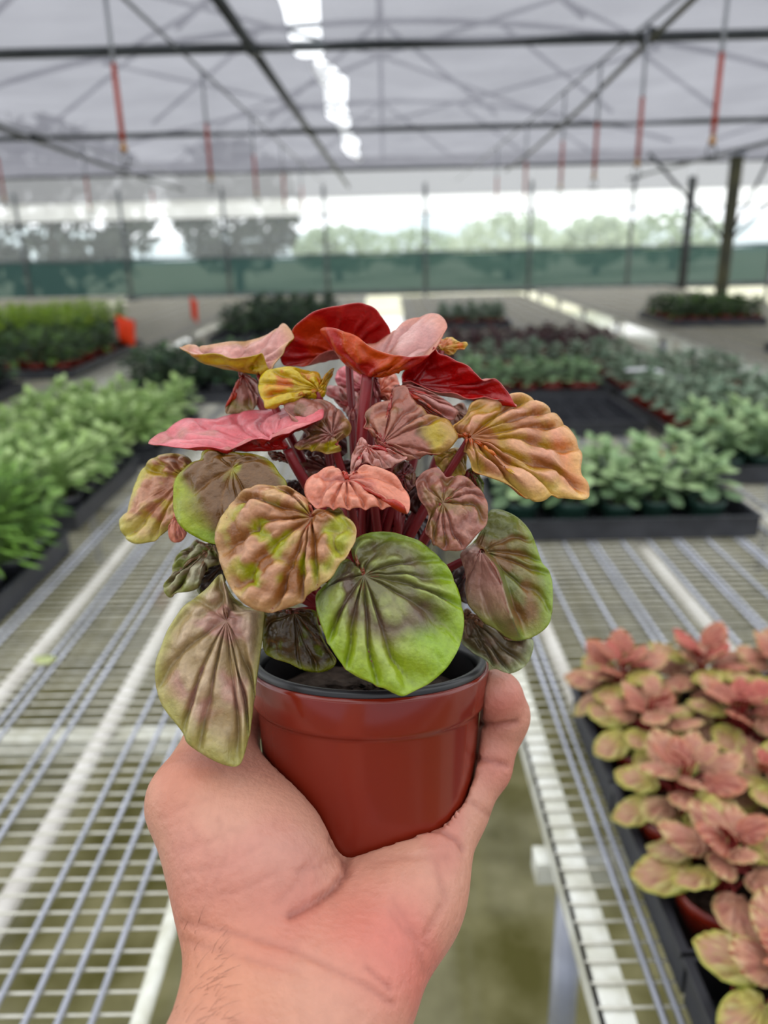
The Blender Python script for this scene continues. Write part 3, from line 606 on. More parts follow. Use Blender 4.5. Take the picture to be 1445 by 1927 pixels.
# ------------------------------------------------------------------ the hand: one continuous skin
def hand():
    hz = .00145; lo = np.array([-.125,-.235,-.10]); hi = np.array([.075,-.045,.375])
    n = np.ceil((hi - lo) / hz).astype(int)
    X, Y, Z = np.meshgrid(*[lo[i] + hz*np.arange(n[i]) for i in range(3)], indexing='ij')
    P = np.stack([X, Y, Z], -1).astype(np.float32)
    def cone(a, b, ra, rb):
        a = np.array(a, np.float32); b = np.array(b, np.float32); ab = b - a
        t = np.clip(((P - a) @ ab) / (ab @ ab), 0, 1)
        return np.linalg.norm(P - a - t[..., None]*ab, axis=-1) - (ra + (rb - ra)*t)
    def ell(c, r): 
        q = (P - np.array(c, np.float32)) / np.array(r, np.float32); k = np.linalg.norm(q, axis=-1); return (k - 1) * min(r)
    def smin(a, b, k): h = np.maximum(k - np.abs(a - b), 0) / k; return np.minimum(a, b) - h*h*k*.25
    def chain(pts):
        d = None
        for (a, ra), (b, rb) in zip(pts[:-1], pts[1:]):
            e = cone(a, b, ra, rb); d = e if d is None else smin(d, e, .004)
        return d
    K = .016
    D = cone((-.066,-.182,-.055), (-.0475,-.163,.203), .036, .0210)
    D = smin(D, cone((-.056,-.188,-.055), (-.034,-.164,.205), .036, .0205), .02)
    D = smin(D, cone((-.034,-.163,.215), (-.014,-.150,.300), .0195, .017), K)
    for prim in HANDPARTS(cone, ell, chain): D = smin(D, prim[0], prim[1])
    # pot presses into the palm: keep the skin just outside its wall
    inv = np.array((PM.inverted())); Rc = inv[:3,:3] @ R @ np.diag([1,1,-1]); tc = inv[:3,:3] @ CAM + inv[:3,3]
    L = P.reshape(-1,3) @ Rc.T.astype(np.float32) + tc.astype(np.float32)
    rad = np.linalg.norm(L[:,:2], axis=1); wall = .0396 + (.0452-.0396)*np.clip((L[:,2]+.064)/.064, 0, 1)
    dp = np.maximum(rad - wall, np.maximum(-.0665 - L[:,2], L[:,2])).reshape(D.shape)
    D = np.maximum(D, -(dp - .0004))
    # surface nets
    ins = D < 0; c8 = [(i,j,k) for i in (0,1) for j in (0,1) for k in (0,1)]
    sh = tuple(np.array(D.shape) - 1); sl = lambda i,j,k: (slice(i, i+sh[0]), slice(j, j+sh[1]), slice(k, k+sh[2]))
    cnt = sum(ins[sl(*c)].astype(np.int8) for c in c8); act = (cnt > 0) & (cnt < 8)
    I = np.argwhere(act); vid = -np.ones(sh, int); vid[act] = np.arange(len(I))
    acc = np.zeros((len(I), 3)); w_ = np.zeros(len(I))
    for a in c8:
        for b in c8:
            if sum(abs(x-y) for x, y in zip(a, b)) == 1 and a < b:
                da = D[I[:,0]+a[0], I[:,1]+a[1], I[:,2]+a[2]]; db = D[I[:,0]+b[0], I[:,1]+b[1], I[:,2]+b[2]]
                m = (da < 0) != (db < 0); t = np.where(m, da / np.where(m, da - db, 1), 0)
                acc += np.where(m[:,None], np.array(a) + t[:,None]*(np.array(b) - np.array(a)), 0); w_ += m
    V = lo + hz*(I + acc / w_[:,None])
    fs = []
    for axis in range(3):
        o1, o2 = [(1,2),(2,0),(0,1)][axis]
        e = [0,0,0]; e[axis] = 1
        A_ = ins; B_ = np.roll(ins, -1, axis); diff = A_ != B_
        idx = np.argwhere(diff); ok = (idx[:,axis] < sh[axis]) & (idx[:,o1] > 0) & (idx[:,o2] > 0) & (idx[:,o1] < sh[o1]) & (idx[:,o2] < sh[o2]); idx = idx[ok]
        def g(d1, d2): q = idx.copy(); q[:,o1] -= d1; q[:,o2] -= d2; return vid[q[:,0], q[:,1], q[:,2]]
        Q = np.stack([g(1,1), g(0,1), g(0,0), g(1,0)], 1); fl_ = A_[idx[:,0], idx[:,1], idx[:,2]]
        Q[~fl_] = Q[~fl_][:, ::-1]; Q = Q[(Q >= 0).all(1)]
        fs.append(Q[:, ::-1])                    # depth axis mirrors the handedness
    fs = np.concatenate(fs)
    # relax
    for it in range(4):
        s = np.zeros_like(V); k = np.zeros(len(V))
        for a, b in ((0,1),(1,2),(2,3),(3,0)):
            np.add.at(s, fs[:,a], V[fs[:,b]]); np.add.at(k, fs[:,a], 1); np.add.at(s, fs[:,b], V[fs[:,a]]); np.add.at(k, fs[:,b], 1)
        V = V + .5*(s / k[:,None] - V)
    nrm = np.zeros_like(V); fn = np.cross(V[fs[:,2]] - V[fs[:,0]], V[fs[:,3]] - V[fs[:,1]])
    for k in range(4): np.add.at(nrm, fs[:,k], fn)
    nrm /= np.linalg.norm(nrm, axis=1, keepdims=True) + 1e-12
    if (nrm * (V - V.mean(0))).sum() < 0: nrm = -nrm
    u = CX + F*V[:,0]/V[:,2]; v = CY - F*V[:,1]/V[:,2]
    face = (nrm * V).sum(1) < 0
    red = np.zeros(len(V))
    for pts, dep, wd in CREASES:
        p = np.array(pts, float); d = np.full(len(V), 1e9)
        for a, b in zip(p[:-1], p[1:]):
            ab = b - a; t = np.clip(((u-a[0])*ab[0] + (v-a[1])*ab[1]) / (ab @ ab), 0, 1)
            d = np.minimum(d, np.hypot(u - a[0] - t*ab[0], v - a[1] - t*ab[1]))
        gk = np.exp(-(d/wd)**2) * face
        V = V - nrm * (gk * dep)[:,None]; red = np.maximum(red, gk * min(1, dep/.0012))
    W_ = camspace(V)
    n1 = vnoise(W_, 38, 2.0); n2 = vnoise(W_, 110, 5.0)
    col = np.tile(lin((188,134,112)), (len(V), 1))
    mx = lambda a, b, w_: a + (lin(b) - a) * np.clip(w_, 0, 1)[:, None]
    blob = lambda x, y, rx, ry: np.exp(-((u-x)/rx)**2 - ((v-y)/ry)**2)
    col = mx(col, (180,112,96), .8*sstep(-.1,.45,n1) + .1*n2)
    col = mx(col, (190,104,90), .7*blob(690,1740,130,90) + .6*blob(760,1850,80,90))        # ruddy heel of the palm
    col = mx(col, (188,122,92), .85*blob(380,1830,120,120) + .6*blob(330,1450,80,80))      # tan wrist and thumb base
    col = mx(col, (188,138,122), .55*blob(520,1590,110,80))                                 # paler ball of the thumb
    col = mx(col, (176,92,80), .7*blob(940,1330,50,40) + .5*blob(930,1440,60,60))
    col = mx(col, (130,64,54), .6*red)
    me = mesh_from('person', W_, [tuple(map(int, f)) for f in fs], col, mat('skin', attr=True, rough=.46, spec=.42, var=.93, vscale=260, bump=.5, bscale=420, sss=.12))
    o = link('person', me); tag(o, 'left hand and wrist, palm up, cupping the red pot', 'person')
    # fine hairs on the wrist, thumb side
    hb = MB(); rg = np.random.RandomState(5)
    cand = np.where(face & (u < 430) & (u > 285) & (v > 1740) & (v < 1935))[0]
    for k in rg.choice(cand, min(120, len(cand)), replace=False):
        p = W_[k]; nn_ = R @ (nrm[k] * np.array([1,1,-1])); d_ = R @ np.array([.8 + rg.normal()*.3, .35 + rg.normal()*.3, 0]); L_ = .005*rg.uniform(.5, 1.3)
        pts = [p + (d_*t + nn_*(.25*t*(1.3-t)))*L_ for t in np.linspace(0, 1, 4)]
        hb.tube(pts, [.00005,.000045,.00004,.00002], 3, False)
    h_ = hb.build('arm_hair', mat('arm_hair_brown', (104,64,46), .5), o); h_['kind'] = 'stuff'

def HANDPARTS(cone, ell, chain):
    K = .016
    yield cone((-.034,-.162,.212), (-.013,-.149,.240), .0195, .0195), K        # heel, little-finger side
    yield cone((-.013,-.149,.240), (.008,-.135,.270), .0195, .0175), K
    yield cone((-.024,-.155,.232), (-.008,-.139,.256), .0185, .0165), .010        # hollow of the palm
    yield cone((.006,-.134,.268), (.0255,-.113,.291), .0180, .0128), K
    yield cone((-.022,-.158,.235), (.004,-.140,.318), .016, .0135), K
    yield cone((-.025,-.158,.235), (-.014,-.143,.326), .016, .0135), K
    yield cone((-.030,-.156,.235), (-.036,-.140,.322), .016, .0135), K
    yield cone((-.0395,-.156,.222), (-.0425,-.127,.256), .0195, .0220), K         # ball of the thumb
    yield ell((-.042,-.1165,.262), (.024,.0225,.025)), .008
    yield ell((-.050,-.104,.282), (.020,.0155,.022)), .012
    yield chain([((-.048,-.122,.257), .0215), ((-.0660,-.1010,.268), .0160), ((-.064,-.088,.296), .0120), ((-.056,-.083,.318), .0100), ((-.052,-.082,.325), .0085)]), .012
    # fingers: little finger up the right side of the pot, the others behind it
    yield chain([((.0255,-.113,.291), .0122), ((.0390,-.099,.299), .0100), ((.0462,-.084,.302), .0086), ((.0468,-.079,.300), .0094), ((.0435,-.0705,.295), .0090), ((.0425,-.069,.293), .0085)]), .006
    yield chain([((.006,-.140,.318), .0125), ((.026,-.120,.345), .0098), ((.026,-.096,.356), .0088), ((.018,-.082,.358), .0080)]), .006
    yield chain([((-.014,-.143,.326), .0125), ((-.008,-.122,.354), .0100), ((-.006,-.094,.362), .0090), ((-.004,-.078,.361), .0080)]), .006
    yield chain([((-.036,-.140,.322), .0125), ((-.036,-.120,.348), .0098), ((-.032,-.096,.357), .0088), ((-.028,-.082,.358), .0080)]), .006
CREASES = [
    ([(628,1580),(648,1606),(652,1640),(628,1672),(590,1700),(548,1722)], .0016, 8),
    ([(330,1600),(380,1590),(440,1560)], .0003, 6), ([(350,1640),(420,1630),(490,1590)], .0003, 6), ([(360,1690),(440,1680),(520,1640)], .0003, 6),
    ([(300,1540),(340,1520),(400,1500)], .0002, 6), ([(560,1640),(600,1630),(640,1600)], .0004, 6), ([(700,1625),(760,1612),(840,1612)], .0004, 8), ([(820,1620),(838,1690),(800,1760)], .0005, 8), ([(740,1690),(780,1760),(800,1830)], .0004, 8),
    ([(652,1592),(654,1625),(636,1662),(600,1695)], .0008, 5),
    ([(800,1560),(830,1562),(860,1580),(872,1600)], .0010, 5),
    ([(735,1715),(760,1750),(800,1780)], .0004, 6),
    ([(690,1820),(735,1860)], .0007, 5),
    ([(340,1735),(420,1750),(560,1790),(680,1850),(740,1890)], .0006, 6),
    ([(345,1770),(450,1800),(560,1830)], .0004, 6),
    ([(360,1560),(400,1620),(380,1680)], .0003, 7), ([(410,1540),(430,1600),(400,1670)], .0003, 6), ([(450,1560),(440,1620)], .0002, 6),
    ([(893,1360),(930,1367),(972,1360)], .0014, 6),
    ([(884,1420),(905,1428),(955,1440)], .0012, 6),
    ([(862,1500),(890,1512),(930,1540)], .0006, 6),
    ([(520,1700),(560,1660),(600,1600)], .0003, 7),
]
hand()

# ------------------------------------------------------------------ nursery plants: small leaf meshes shared by copies
def heart(n=20, wid=.42, tipp=.95):
    pts = []
    for k in range(n):
        a = 2*math.pi*(k+.0)/n; x = math.sin(a)*wid*(1+.12*math.cos(a)); y = .46 - .52*math.cos(a)
        if k == 0: y += .10
        if k == n//2: y += .04
        pts.append((x, y, -.10*abs(x) - .05*max(0, y-.5)))
    return pts
small_m = mat('nursery_leaf', attr=True, rough=.5, spec=.4, var=.85, vscale=120, trans=.25)
def small_leaf(pal_, nr, ns, A, nv, seed, wid=.42, two=False):
    out3 = resample(heart(20, wid), ns)[::-1]          # clockwise from above
    out3 = out3 if True else out3
    V, fs, at_, nt = leaf_geo(out3, np.array([0,.12,0.0]), nr, dome=.05, A=A, nv=nv, seed=seed, thick=.012, two=two)
    if (np.cross(V[fs[0][1]]-V[fs[0][0]], V[fs[0][2]]-V[fs[0][0]]))[2] < 0: fs = [tuple(reversed(f)) for f in fs]
    uv = np.stack([V[:nt,0]+.5, V[:nt,1]], 1)
    return V, fs, leaf_colours(V, at_, nt, pal_, uv, seed)
def leaf_xform(az, tilt, L_, base, roll=0.0):
    """leaf pointing outwards at azimuth az; tilt 0 = level, + = up; L_ = length"""
    return Matrix.Translation(Vector(base)) @ Matrix.Rotation(az - math.pi/2, 4, 'Z') @ Matrix.Rotation(tilt, 4, 'X') @ Matrix.Rotation(roll, 4, 'Y') @ Matrix.Scale(L_, 4)
def rosette(n, hgt, spread, Ls, seed, z0):
    rg = random.Random(seed); out = []
    for k in range(n):
        t = k / max(1, n - 1)                               # 0 inner .. 1 outer
        az = k*2.39996 + rg.uniform(-.3, .3); rad = spread*(.12 + .88*t**.8)*rg.uniform(.8, 1.1)
        z = z0 + hgt*(1 - .75*t**1.3)*rg.uniform(.85, 1.1); tilt = (.75 - 1.15*t) + rg.uniform(-.25, .25)
        out.append(((rad*math.cos(az), rad*math.sin(az), z), az, tilt, (Ls[0] + (Ls[1]-Ls[0])*min(1, t*1.4))*rg.uniform(.8, 1.15), rg.uniform(-.4, .4)))
    return out
POTS = {}
def pot_mesh(kind):
    if kind not in POTS:
        mb = MB().lathe([(.0,.0),(.033,.0),(.0345,.003),(.0425,.052),(.0448,.0535),(.0462,.068),(.0445,.0685),(.042,.054),(.0,.054)], 20)
        POTS[kind] = mb.mesh('pot', {'red': red_plastic, 'green': green_plastic, 'black': black_plastic}[kind], True)
        POTS['soil'] = POTS.get('soil') or MB().lathe([(0,.0575),(.0425,.0565)], 16).mesh('soil', soil_m, True)
    return POTS[kind]
class Kind:
    """one kind of nursery plant: copies share meshes; split=True makes every leaf its own part"""
    def __init__(s, name, cat, pals, n, hgt, spread, Ls, pot, split, protos=3, nr=2, ns=10, A=.0, nv=7, wid=.42, two=False, seed=0, stems=True, stemcol=(110,40,36), size=1.0):
        s.name, s.cat, s.pot, s.split, s.size = name, cat, pot, split, size
        prim = [small_leaf(p, nr, ns, A, nv, seed + 2.3*i, wid, two) for i, p in enumerate(pals)]
        s.protos = []
        sm = mat('stem_%d_%d_%d' % stemcol, stemcol, .5)
        meshes = [mesh_from('leaf', V, fs, c, small_m) for V, fs, c in prim] if split else None
        for q in range(protos):
            rs = rosette(n, hgt, spread, Ls, seed*10 + q, .058); rg = random.Random(seed + q)
            stm = MB()
            for b, az, tl, L_, ro in rs: stm.tube([(0.004*math.cos(az),.004*math.sin(az),.056), Vector(b)*.5 + Vector((0,0,.045)), b], [.0018,.0016,.0012], 4, False)
            stem = stm.mesh('stems', sm, True) if stems else None
            if split: s.protos.append((stem, [(meshes[rg.randrange(len(meshes)) if len(meshes) < 3 else min(len(meshes)-1, int(len(meshes)*((k/n)*.72 + rg.random()*.42)))], leaf_xform(az, tl, L_, b, ro)) for k, (b, az, tl, L_, ro) in enumerate(rs)]))
            else:
                VV, FF, CC = [], [], []; off = 0
                for k, (b, az, tl, L_, ro) in enumerate(rs):
                    V, fs, c = prim[rg.randrange(len(prim))]; M = np.array(leaf_xform(az, tl, L_, b, ro))
                    VV.append(V @ M[:3,:3].T + M[:3,3]); FF += [tuple(i + off for i in f) for f in fs]; CC.append(c); off += len(V)
                s.protos.append((stem, mesh_from('foliage', np.concatenate(VV), FF, np.concatenate(CC), small_m)))
    def place(s, x, y, z, label, group, rot=None, proto=None, size=1.0):
        q = (np.array([x, y, z + .06]) - CAM) @ R; u, v = CX + F*q[0]/-q[2], CY - F*q[1]/-q[2]; m_ = F*.09/-q[2] + 240
        if q[2] > -.2 or u < -m_ or u > 1445 + m_ or v > 1927 + m_: return         # wholly outside the frame
        t = thing(s.name, label, s.cat, (x, y, z), group); size *= s.size
        t.rotation_euler = (0, 0, random.uniform(0, 6.28) if rot is None else rot); t.scale = (size,)*3
        stem, fol = s.protos[random.randrange(len(s.protos)) if proto is None else proto]
        if s.pot: link('pot', pot_mesh(s.pot), t); link('soil', POTS['soil'], t)
        if stem: link('stems', stem, t)
        if s.split:
            for me, M in fol:
                o = link('leaf', me, t); o.matrix_basis = M
        else:
            o = link('foliage', fol, t); o['kind'] = 'stuff'
        return t
def tray(x0, x1, y0, y1, label, h=.055, cells=True):
    t = thing('nursery_tray', label, 'tray', ((x0+x1)/2, (y0+y1)/2, BZ + .0068)); a, b = (x1-x0)/2, (y1-y0)/2; w_ = .003
    MB().box(-a,a,-b,b,0,.003).build('base', black_plastic, t)
    MB().box(-a,a,-b,-b+w_,.003,h).box(-a,a,b-w_,b,.003,h).box(-a,-a+w_,-b+w_,b-w_,.003,h).box(a-w_,a,-b+w_,b-w_,.003,h).build('wall', black_plastic, t)
    MB().box(-a-.006,a+.006,-b-.006,-b,h-.004,h).box(-a-.006,a+.006,b,b+.006,h-.004,h).box(-a-.006,-a,-b,b,h-.004,h).box(a,a+.006,-b,b,h-.004,h).build('rim', black_plastic, t)
    return t
TZ = BZ + .0068 + .0032
def fill(kind, xs_, ys_, word, where, group, jit=.008, size=(.9, 1.1), skip=()):
    for j, y in enumerate(ys_):
        for i, x in enumerate(xs_):
            if (i, j) in skip: continue
            kind.place(x + random.uniform(-jit, jit), y + random.uniform(-jit, jit), TZ, '%s, %s row, %s from aisle, %s' % (word, ORD[j+1], ORD[i+1], where), group, size=random.uniform(*size))

PEP = [dict(base=(186,88,78), patch=(192,108,88), ridge=(210,130,112), vein=(128,50,48), va=.9, edge=(208,120,100), under=(170,50,44)),
       dict(base=(182,106,84), patch=(172,96,80), ridge=(208,150,124), vein=(132,60,54), va=.9, edge=(212,150,108), under=(170,50,44)),
       dict(base=(198,142,112), patch=(186,120,100), ridge=(222,180,150), vein=(144,84,74), va=.9, edge=(206,186,120), under=(180,90,70)),
       dict(base=(190,176,92), patch=(200,190,86), ridge=(216,214,136), vein=(160,100,76), va=.8, edge=(196,206,80), under=(180,150,80), grad=[(0,1,.2,.7,(190,138,112))]),
       dict(base=(186,142,110), patch=(176,120,98), ridge=(214,180,146), vein=(136,84,70), va=.9, edge=(192,186,110), ew=.6, under=(170,110,80))]
red_pep = Kind('peperomia', 'potted plant', PEP, 21, .070, .034, (.030,.052), 'red', True, 4, nr=8, ns=44, A=.08, nv=9, two=True, seed=31, wid=.42, stemcol=(140,40,38))
tray(.27, .80, .79, 1.0, 'black tray of pink plants farthest from the camera on the right bench')
tray(.27, .80, .545, .782, 'black tray of pink plants in the middle of the right foreground')
tray(.27, .80, .30, .537, 'black tray of pink plants at the lower right corner')
G = 'pink peperomias in the right foreground trays'
fill(red_pep, (.325,.435,.545), (.842,.944), 'pink and lime peperomia in red pot', 'far foreground tray', G, .005, (.95,1.1))
fill(red_pep, (.325,.435,.545), (.60,.715), 'pink and lime peperomia in red pot', 'middle foreground tray', G, .005, (.95,1.1))
fill(red_pep, (.335,.445), (.482,), 'pink and lime peperomia in red pot', 'lower right tray', G, .005, (.95,1.05))
MINT = [dict(base=(132,160,112), ridge=(160,184,140), vein=(92,120,80), edge=(146,172,122)), dict(base=(158,184,130), vein=(110,138,90), edge=(174,196,146)), dict(base=(98,124,86), vein=(76,98,66), edge=(114,140,100))]
mint = Kind('mint_plant', 'potted plant', MINT, 24, .115, .044, (.032,.046), 'green', True, 3, nr=2, ns=12, seed=51, wid=.46, stemcol=(84,110,70))
tray(.26, .88, 1.72, 2.09, 'black tray of mint-green plants across the right bench, nearest the back of the bare mesh')
fill(mint, (.33,.445,.56,.675,.79), (1.82,1.92,2.02), 'mint-green plant in green pot', 'nearest green tray', 'mint-green plants in the nearest green tray', .01)
tray(.93, 1.55, 2.13, 2.50, 'black tray of mint-green plants at the right frame edge')
mint2 = Kind('mint_plant', 'potted plant', MINT, 22, .105, .042, (.032,.046), 'green', False, 3, seed=61, wid=.46, stemcol=(84,110,70))
fill(mint2, (1.0,1.115,1.23,1.345,1.46), (2.20,2.315,2.43), 'mint-green plant in green pot', 'tray at right edge', 'mint-green plants in the right edge tray', .01)
GREY = [dict(base=(126,148,122), ridge=(150,168,146), vein=(90,112,88), edge=(140,160,136)), dict(base=(104,128,104), vein=(80,100,80), edge=(120,140,118)), dict(base=(150,166,142), vein=(110,128,104), edge=(160,176,150))]
grey = Kind('silver_leaf_plant', 'potted plant', GREY, 22, .095, .040, (.030,.042), 'red', False, 3, seed=71, wid=.44, stemcol=(90,104,80))
tray(.98, 1.69, 2.62, 3.23, 'black tray of grey-green plants in red pots behind the right edge tray')
fill(grey, (1.05,1.17,1.29,1.41,1.53,1.62), (2.70,2.82,2.94,3.06,3.16), 'grey-green plant in red pot', 'big grey tray', 'grey-green plants in the big tray', .012)
empty_t = tray(.46, .93, 2.72, 3.22, 'empty black tray with open cells behind the mint-green plants')
for i in range(1, 6): MB().box(-.235+.0783*i-.0015,-.235+.0783*i+.0015,-.247,.247,.003,.04).build('divider', black_plastic, empty_t)
for i in range(1, 6): MB().box(-.232,.232,-.25+.0833*i-.0015,-.25+.0833*i+.0015,.003,.04).build('divider', black_plastic, empty_t)
sage = Kind('sage_plant', 'potted plant', [dict(base=(116,146,104), vein=(90,114,80), edge=(130,160,116)), dict(base=(134,166,116), vein=(96,124,84), edge=(150,176,130))], 20, .085, .038, (.030,.040), 'red', False, 3, seed=81, wid=.44, stemcol=(90,104,80))
tray(.34, .98, 3.37, 3.735, 'black tray of sage plants in red pots behind the empty tray')
fill(sage, (.40,.51,.62,.73,.84,.91), (3.44,3.55,3.66), 'sage-green plant in red pot', 'tray behind empty tray', 'sage plants behind the empty tray', .012)
tray(1.01, 1.68, 3.34, 3.86, 'black tray of grey-green plants beside the far bench rail')
fill(grey, (1.07,1.19,1.31,1.43,1.55), (3.42,3.54,3.66,3.78), 'grey-green plant in red pot', 'tray by far rail', 'grey-green plants by the far rail', .012)
tray(.34, 1.3, 4.0, 4.24, 'black tray of silvery plants in front of the purple plants')
fill(grey, (.41,.53,.65,.77,.89,1.01,1.13,1.24), (4.06,4.18), 'silvery plant in red pot', 'before purple plants', 'silvery plants before the purple ones', .012)
PURP = [dict(base=(84,60,64), ridge=(120,90,92), vein=(56,36,42), edge=(96,66,70)), dict(base=(108,80,80), vein=(70,46,50), edge=(120,90,90)), dict(base=(70,62,56), vein=(46,40,38), edge=(90,80,72))]
purp = Kind('purple_leaf_plant', 'potted plant', PURP, 26, .10, .040, (.030,.044), 'red', False, 3, seed=91, wid=.42, stemcol=(90,40,44))
tray(.34, 1.34, 4.42, 4.98, 'black tray of dark purple plants on the right bench')
fill(purp, (.41,.53,.65,.77,.89,1.01,1.13,1.26), (4.50,4.62,4.74,4.86), 'dark purple plant in red pot', 'purple tray', 'dark purple plants', .012)
dgreen = Kind('leafy_green_plant', 'potted plant', [dict(base=(52,76,48), vein=(36,56,34), edge=(64,90,56)), dict(base=(78,104,64), vein=(50,74,42), edge=(90,116,76)), dict(base=(96,130,60), vein=(64,90,40), edge=(110,140,70))], 30, .13, .044, (.034,.050), 'red', False, 3, seed=101, wid=.42, stemcol=(60,76,46))
tray(.40, 1.0, 6.3, 7.0, 'black tray of blue-green plants at the far end of the right bench')
fill(grey, (.48,.6,.72,.84,.94), (6.4,6.55,6.7,6.85), 'blue-green plant in red pot', 'far end tray', 'plants at the far end of the right bench', .012, (1.0,1.12))
tray(2.2, 2.95, 6.1, 6.9, 'black tray of leafy plants on the far right bench')
fill(dgreen, (2.27,2.40,2.53,2.66,2.79,2.9), (6.18,6.34,6.5,6.66,6.82), 'leafy green plant in red pot', 'far right bench', 'leafy plants on the far right bench', .012)
tray(2.3, 2.9, 4.3, 4.75, 'black tray of dark plants at the right frame edge on the far bench')
fill(dgreen, (2.4,2.55,2.7,2.82), (4.38,4.52,4.66), 'dark plant in red pot', 'right edge of far bench', 'dark plants at the right edge', .012)

# left bench
FERN = [dict(base=(104,146,52), vein=(80,120,40), edge=(120,160,64)), dict(base=(130,176,66), vein=(96,140,50), edge=(140,186,80)), dict(base=(78,116,46), vein=(60,90,36), edge=(90,130,56))]
fern = Kind('fern', 'fern', FERN, 130, .17, .075, (.030,.050), 'black', False, 3, nr=1, ns=6, wid=.09, seed=111, stemcol=(80,110,46))
tray(-1.32, -.77, 1.34, 1.71, 'black tray of feathery ferns at the left frame edge')
fill(fern, (-.83,-.94,-1.05,-1.16), (1.41,1.52,1.63), 'feathery bright green fern', 'left edge tray', 'feathery ferns in the left tray', .01)
LIME = [dict(base=(156,184,108), vein=(120,150,80), edge=(172,196,124)), dict(base=(178,202,134), vein=(136,166,96), edge=(190,212,150)), dict(base=(132,164,92), vein=(104,132,70), edge=(148,178,108))]
lime = Kind('pale_green_plant', 'potted plant', LIME, 40, .115, .050, (.028,.044), 'black', True, 2, nr=2, ns=8, wid=.38, seed=121, stemcol=(110,140,70), stems=True)
lime2 = Kind('pale_green_plant', 'potted plant', LIME, 44, .12, .050, (.028,.044), 'black', False, 3, nr=2, ns=8, wid=.38, seed=131, stemcol=(110,140,70))
tray(-1.36, -.81, 1.86, 2.40, 'black tray of pale green leafy plants on the left bench, nearer one')
fill(lime, (-.875,), (1.93,2.05,2.17,2.29), 'pale green leafy plant', 'nearer pale green tray', 'pale green plants in the nearer left tray', .01)
fill(lime2, (-.99,-1.105,-1.22), (1.93,2.05,2.17,2.29), 'pale green leafy plant', 'nearer pale tray, inner columns', 'pale green plants inside the nearer left tray', .01)
tray(-1.36, -.76, 2.46, 3.06, 'black tray of pale green leafy plants on the left bench, farther one')
fill(lime2, (-.82,-.94,-1.06,-1.18,-1.29), (2.53,2.65,2.77,2.89,3.0), 'pale green leafy plant', 'farther pale green tray', 'pale green plants in the farther left tray', .01)
DARK = [dict(base=(42,64,46), vein=(30,46,34), edge=(54,80,56)), dict(base=(60,86,60), vein=(40,60,42), edge=(76,100,72)), dict(base=(84,112,70), vein=(56,80,48), edge=(96,124,80))]
dark = Kind('dark_leaf_plant', 'potted plant', DARK, 34, .15, .046, (.034,.050), 'black', False, 3, seed=141, wid=.40, stemcol=(50,64,44))
tray(-1.25, -.60, 3.5, 4.15, 'black tray of dark green plants on the left bench behind the pale ones')
fill(dark, (-.66,-.79,-.92,-1.05,-1.18), (3.58,3.72,3.86,4.02), 'dark green plant in black pot', 'left bench behind pale plants', 'dark plants behind the pale ones', .012)
tray(-1.3, -.45, 5.7, 7.6, 'long black tray of dark plants at the far end of the left bench')
fill(dark, (-.52,-.68,-.84,-1.0,-1.18), (5.8,6.0,6.2,6.45,6.7,7.0,7.3,7.5), 'tall dark plant', 'far end of left bench', 'tall dark plants at the far end', .02, (1.0,1.15))
# far left bench
tray(-2.45, -1.85, 3.2, 3.9, 'black tray of dark leafy plants at the near end of the far left bench')
fill(dark, (-1.93,-2.08,-2.23,-2.38), (3.3,3.5,3.68,3.82), 'dark leafy plant', 'near end of far left bench', 'dark plants at the near end of the far left bench', .015, (1.0,1.12))
tray(-2.7, -1.75, 4.3, 5.6, 'long black tray of dark leafy plants on the far left bench, by the orange flag')
fill(dgreen, (-1.83,-1.98,-2.14,-2.3,-2.46,-2.62), (4.4,4.6,4.8,5.0,5.2,5.45), 'leafy plant', 'long far left tray by orange flag', 'leafy plants in the long far left tray', .015, (1.0,1.12))
YEL = [dict(base=(166,206,40), vein=(130,170,30), edge=(180,214,60)), dict(base=(186,214,60), vein=(140,176,40), edge=(196,220,80)), dict(base=(140,186,40), vein=(110,150,30), edge=(150,190,60))]
yel = Kind('yellow_green_plant', 'potted plant', YEL, 36, .16, .046, (.030,.050), 'black', False, 3, nr=1, ns=8, wid=.30, seed=151, stemcol=(120,150,50))
tray(-3.35, -2.35, 5.9, 7.3, 'black tray of yellow-green plants at the back of the far left bench')
fill(yel, (-2.42,-2.56,-2.7,-2.85,-3.0,-3.15,-3.28), (6.0,6.2,6.4,6.65,6.9,7.15), 'yellow-green plant', 'back of far left bench', 'yellow-green plants', .015, (1.0,1.12))

# flags
def flag(x, y, z, w_, h_, label, lean):
    t = thing('marker_flag', label, 'flag', (x, y, BZ + .005))
    MB().tube([(0,0,0),(lean*.5,0,(z-BZ)*.5),(lean,0,z-BZ)], .0015, 5).build('wire_stake', galv, t, True)
    vs = []
    for i in range(7):
        for j in range(5): vs.append((lean + w_*i/6*(1 - .15*j/4), .01*math.sin(i*1.2), z - BZ - h_*j/4 - .25*h_*(i/6)))
    mb = MB().add(vs, [(i*5+j, (i+1)*5+j, (i+1)*5+j+1, i*5+j+1) for i in range(6) for j in range(4)])
    o = mb.build('flag_sheet', orange_flag, t, True); so_ = o.modifiers.new('thickness', 'SOLIDIFY'); so_.thickness = .0008
flag(-1.78, 5.2, 1.07, .12, .17, 'larger orange marker flag among the dark plants at left', 0)
flag(-1.78, 7.2, 1.06, .06, .20, 'narrow orange marker flag farther back at left', .01)
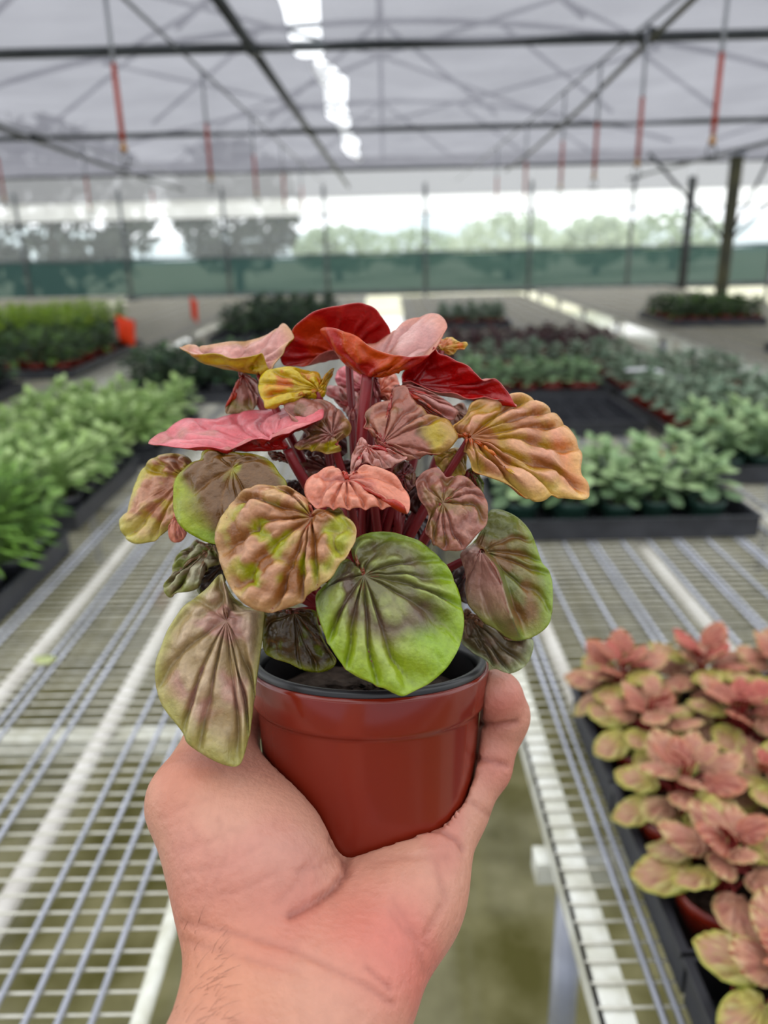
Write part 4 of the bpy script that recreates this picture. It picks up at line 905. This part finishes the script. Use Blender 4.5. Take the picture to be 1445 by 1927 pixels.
# white hook label lying over the grey-green plants, red tags in the mint plants
hk = tag(MB().tube([(1.02,3.30,.95),(1.12,3.30,.952),(1.16,3.27,.945),(1.22,3.05,.93)], .007, 8).build('plant_support_hoop', white_plastic, None, True), 'bent white plastic hoop lying over the grey-green plants', 'hoop')
for x, y, lab in ((.735,2.03,'small orange-red plant tag in the mint-green tray, left of two'),(.80,2.07,'small orange-red plant tag in the mint-green tray, right of two')):
    t = thing('plant_tag', lab, 'tag', (x, y, .862))
    MB().box(-.0018,.0018,-.0006,.0006,0,.075).build('stake', red_sleeve, t); MB().box(-.013,.013,-.0008,.0008,.062,.082).build('plate', orange_flag, t)
# fallen pale leaf on the left bench
V, fs, c = small_leaf(dict(base=(190,200,140), vein=(160,170,110), edge=(200,206,150)), 4, 16, .02, 7, 4.0, two=True)
fl_ = link('fallen_leaf', mesh_from('fallen_leaf', V*.042, fs, c, small_m), None, (-.60,1.19,BZ+.013)); fl_.rotation_euler = (.05,.1,1.2); tag(fl_, 'small pale green leaf fallen on the left bench mesh', 'leaf')

# ------------------------------------------------------------------ hanging sprinklers
def dropper(x, y, zb, label, group, head=False):
    t = thing('hanging_sprinkler', label, 'sprinkler', (x, y, zb), group); H_ = 2.5 - zb
    MB().tube([(0,0,.36),(0,0,H_)], .0085, 8).build('tube', grey_tube, t, True)
    MB().tube([(0,0,.08),(0,0,.37)], .0115, 8).build('sleeve', red_sleeve, t, True)
    MB().lathe([(0,.09),(.008,.088),(.010,.06),(.016,.055),(.016,.045),(.006,.04),(.006,.03),(.0,.03)], 12).build('nozzle', mat('brass_nozzle', (180,130,70), .4, .5, .4), t, True)
    mb = MB()
    for s in (-1, 1): mb.tube([(s*.006,0,.045),(s*.02,0,.02),(s*.012,0,-.012),(0,0,-.018)], .003, 6)
    mb.build('bridge', black_plastic, t, True)
    MB().lathe([(0,-.014),(.028,-.018),(.03,-.022),(0,-.024)], 12).build('spinner', black_plastic, t, True)
for x, lab in ((-1.1,'grey water pipe above the left bench that feeds the sprinklers'),(1.36,'grey water pipe above the right bench that feeds the sprinklers'),(-3.2,'grey water pipe above the far left bench that feeds sprinklers')):
    tag(MB().tube([(x,2.8,2.505),(x,15.6,2.505)], .009, 8).build('water_pipe', grey_tube, None, True), lab, 'pipe', kind='structure')
G = 'hanging sprinklers'
for k, y in enumerate((3.6, 5.35, 7.2, 9.2, 11.2)): dropper(-1.1, y, 1.84, 'hanging sprinkler with red sleeve over the left bench, %s from the camera' % ORD[k+1], G)
for k, y in enumerate((3.5, 4.5, 5.4, 6.4, 8.0, 10.0)): dropper(1.36, y, 1.80, 'hanging sprinkler with red sleeve over the right bench, %s from the camera' % ORD[k+1], G)
for k, y in enumerate((7.0, 9.0, 11.5)): dropper(-3.2, y, 1.84, 'hanging sprinkler over the far left bench, %s from the camera' % ORD[k+1], G)
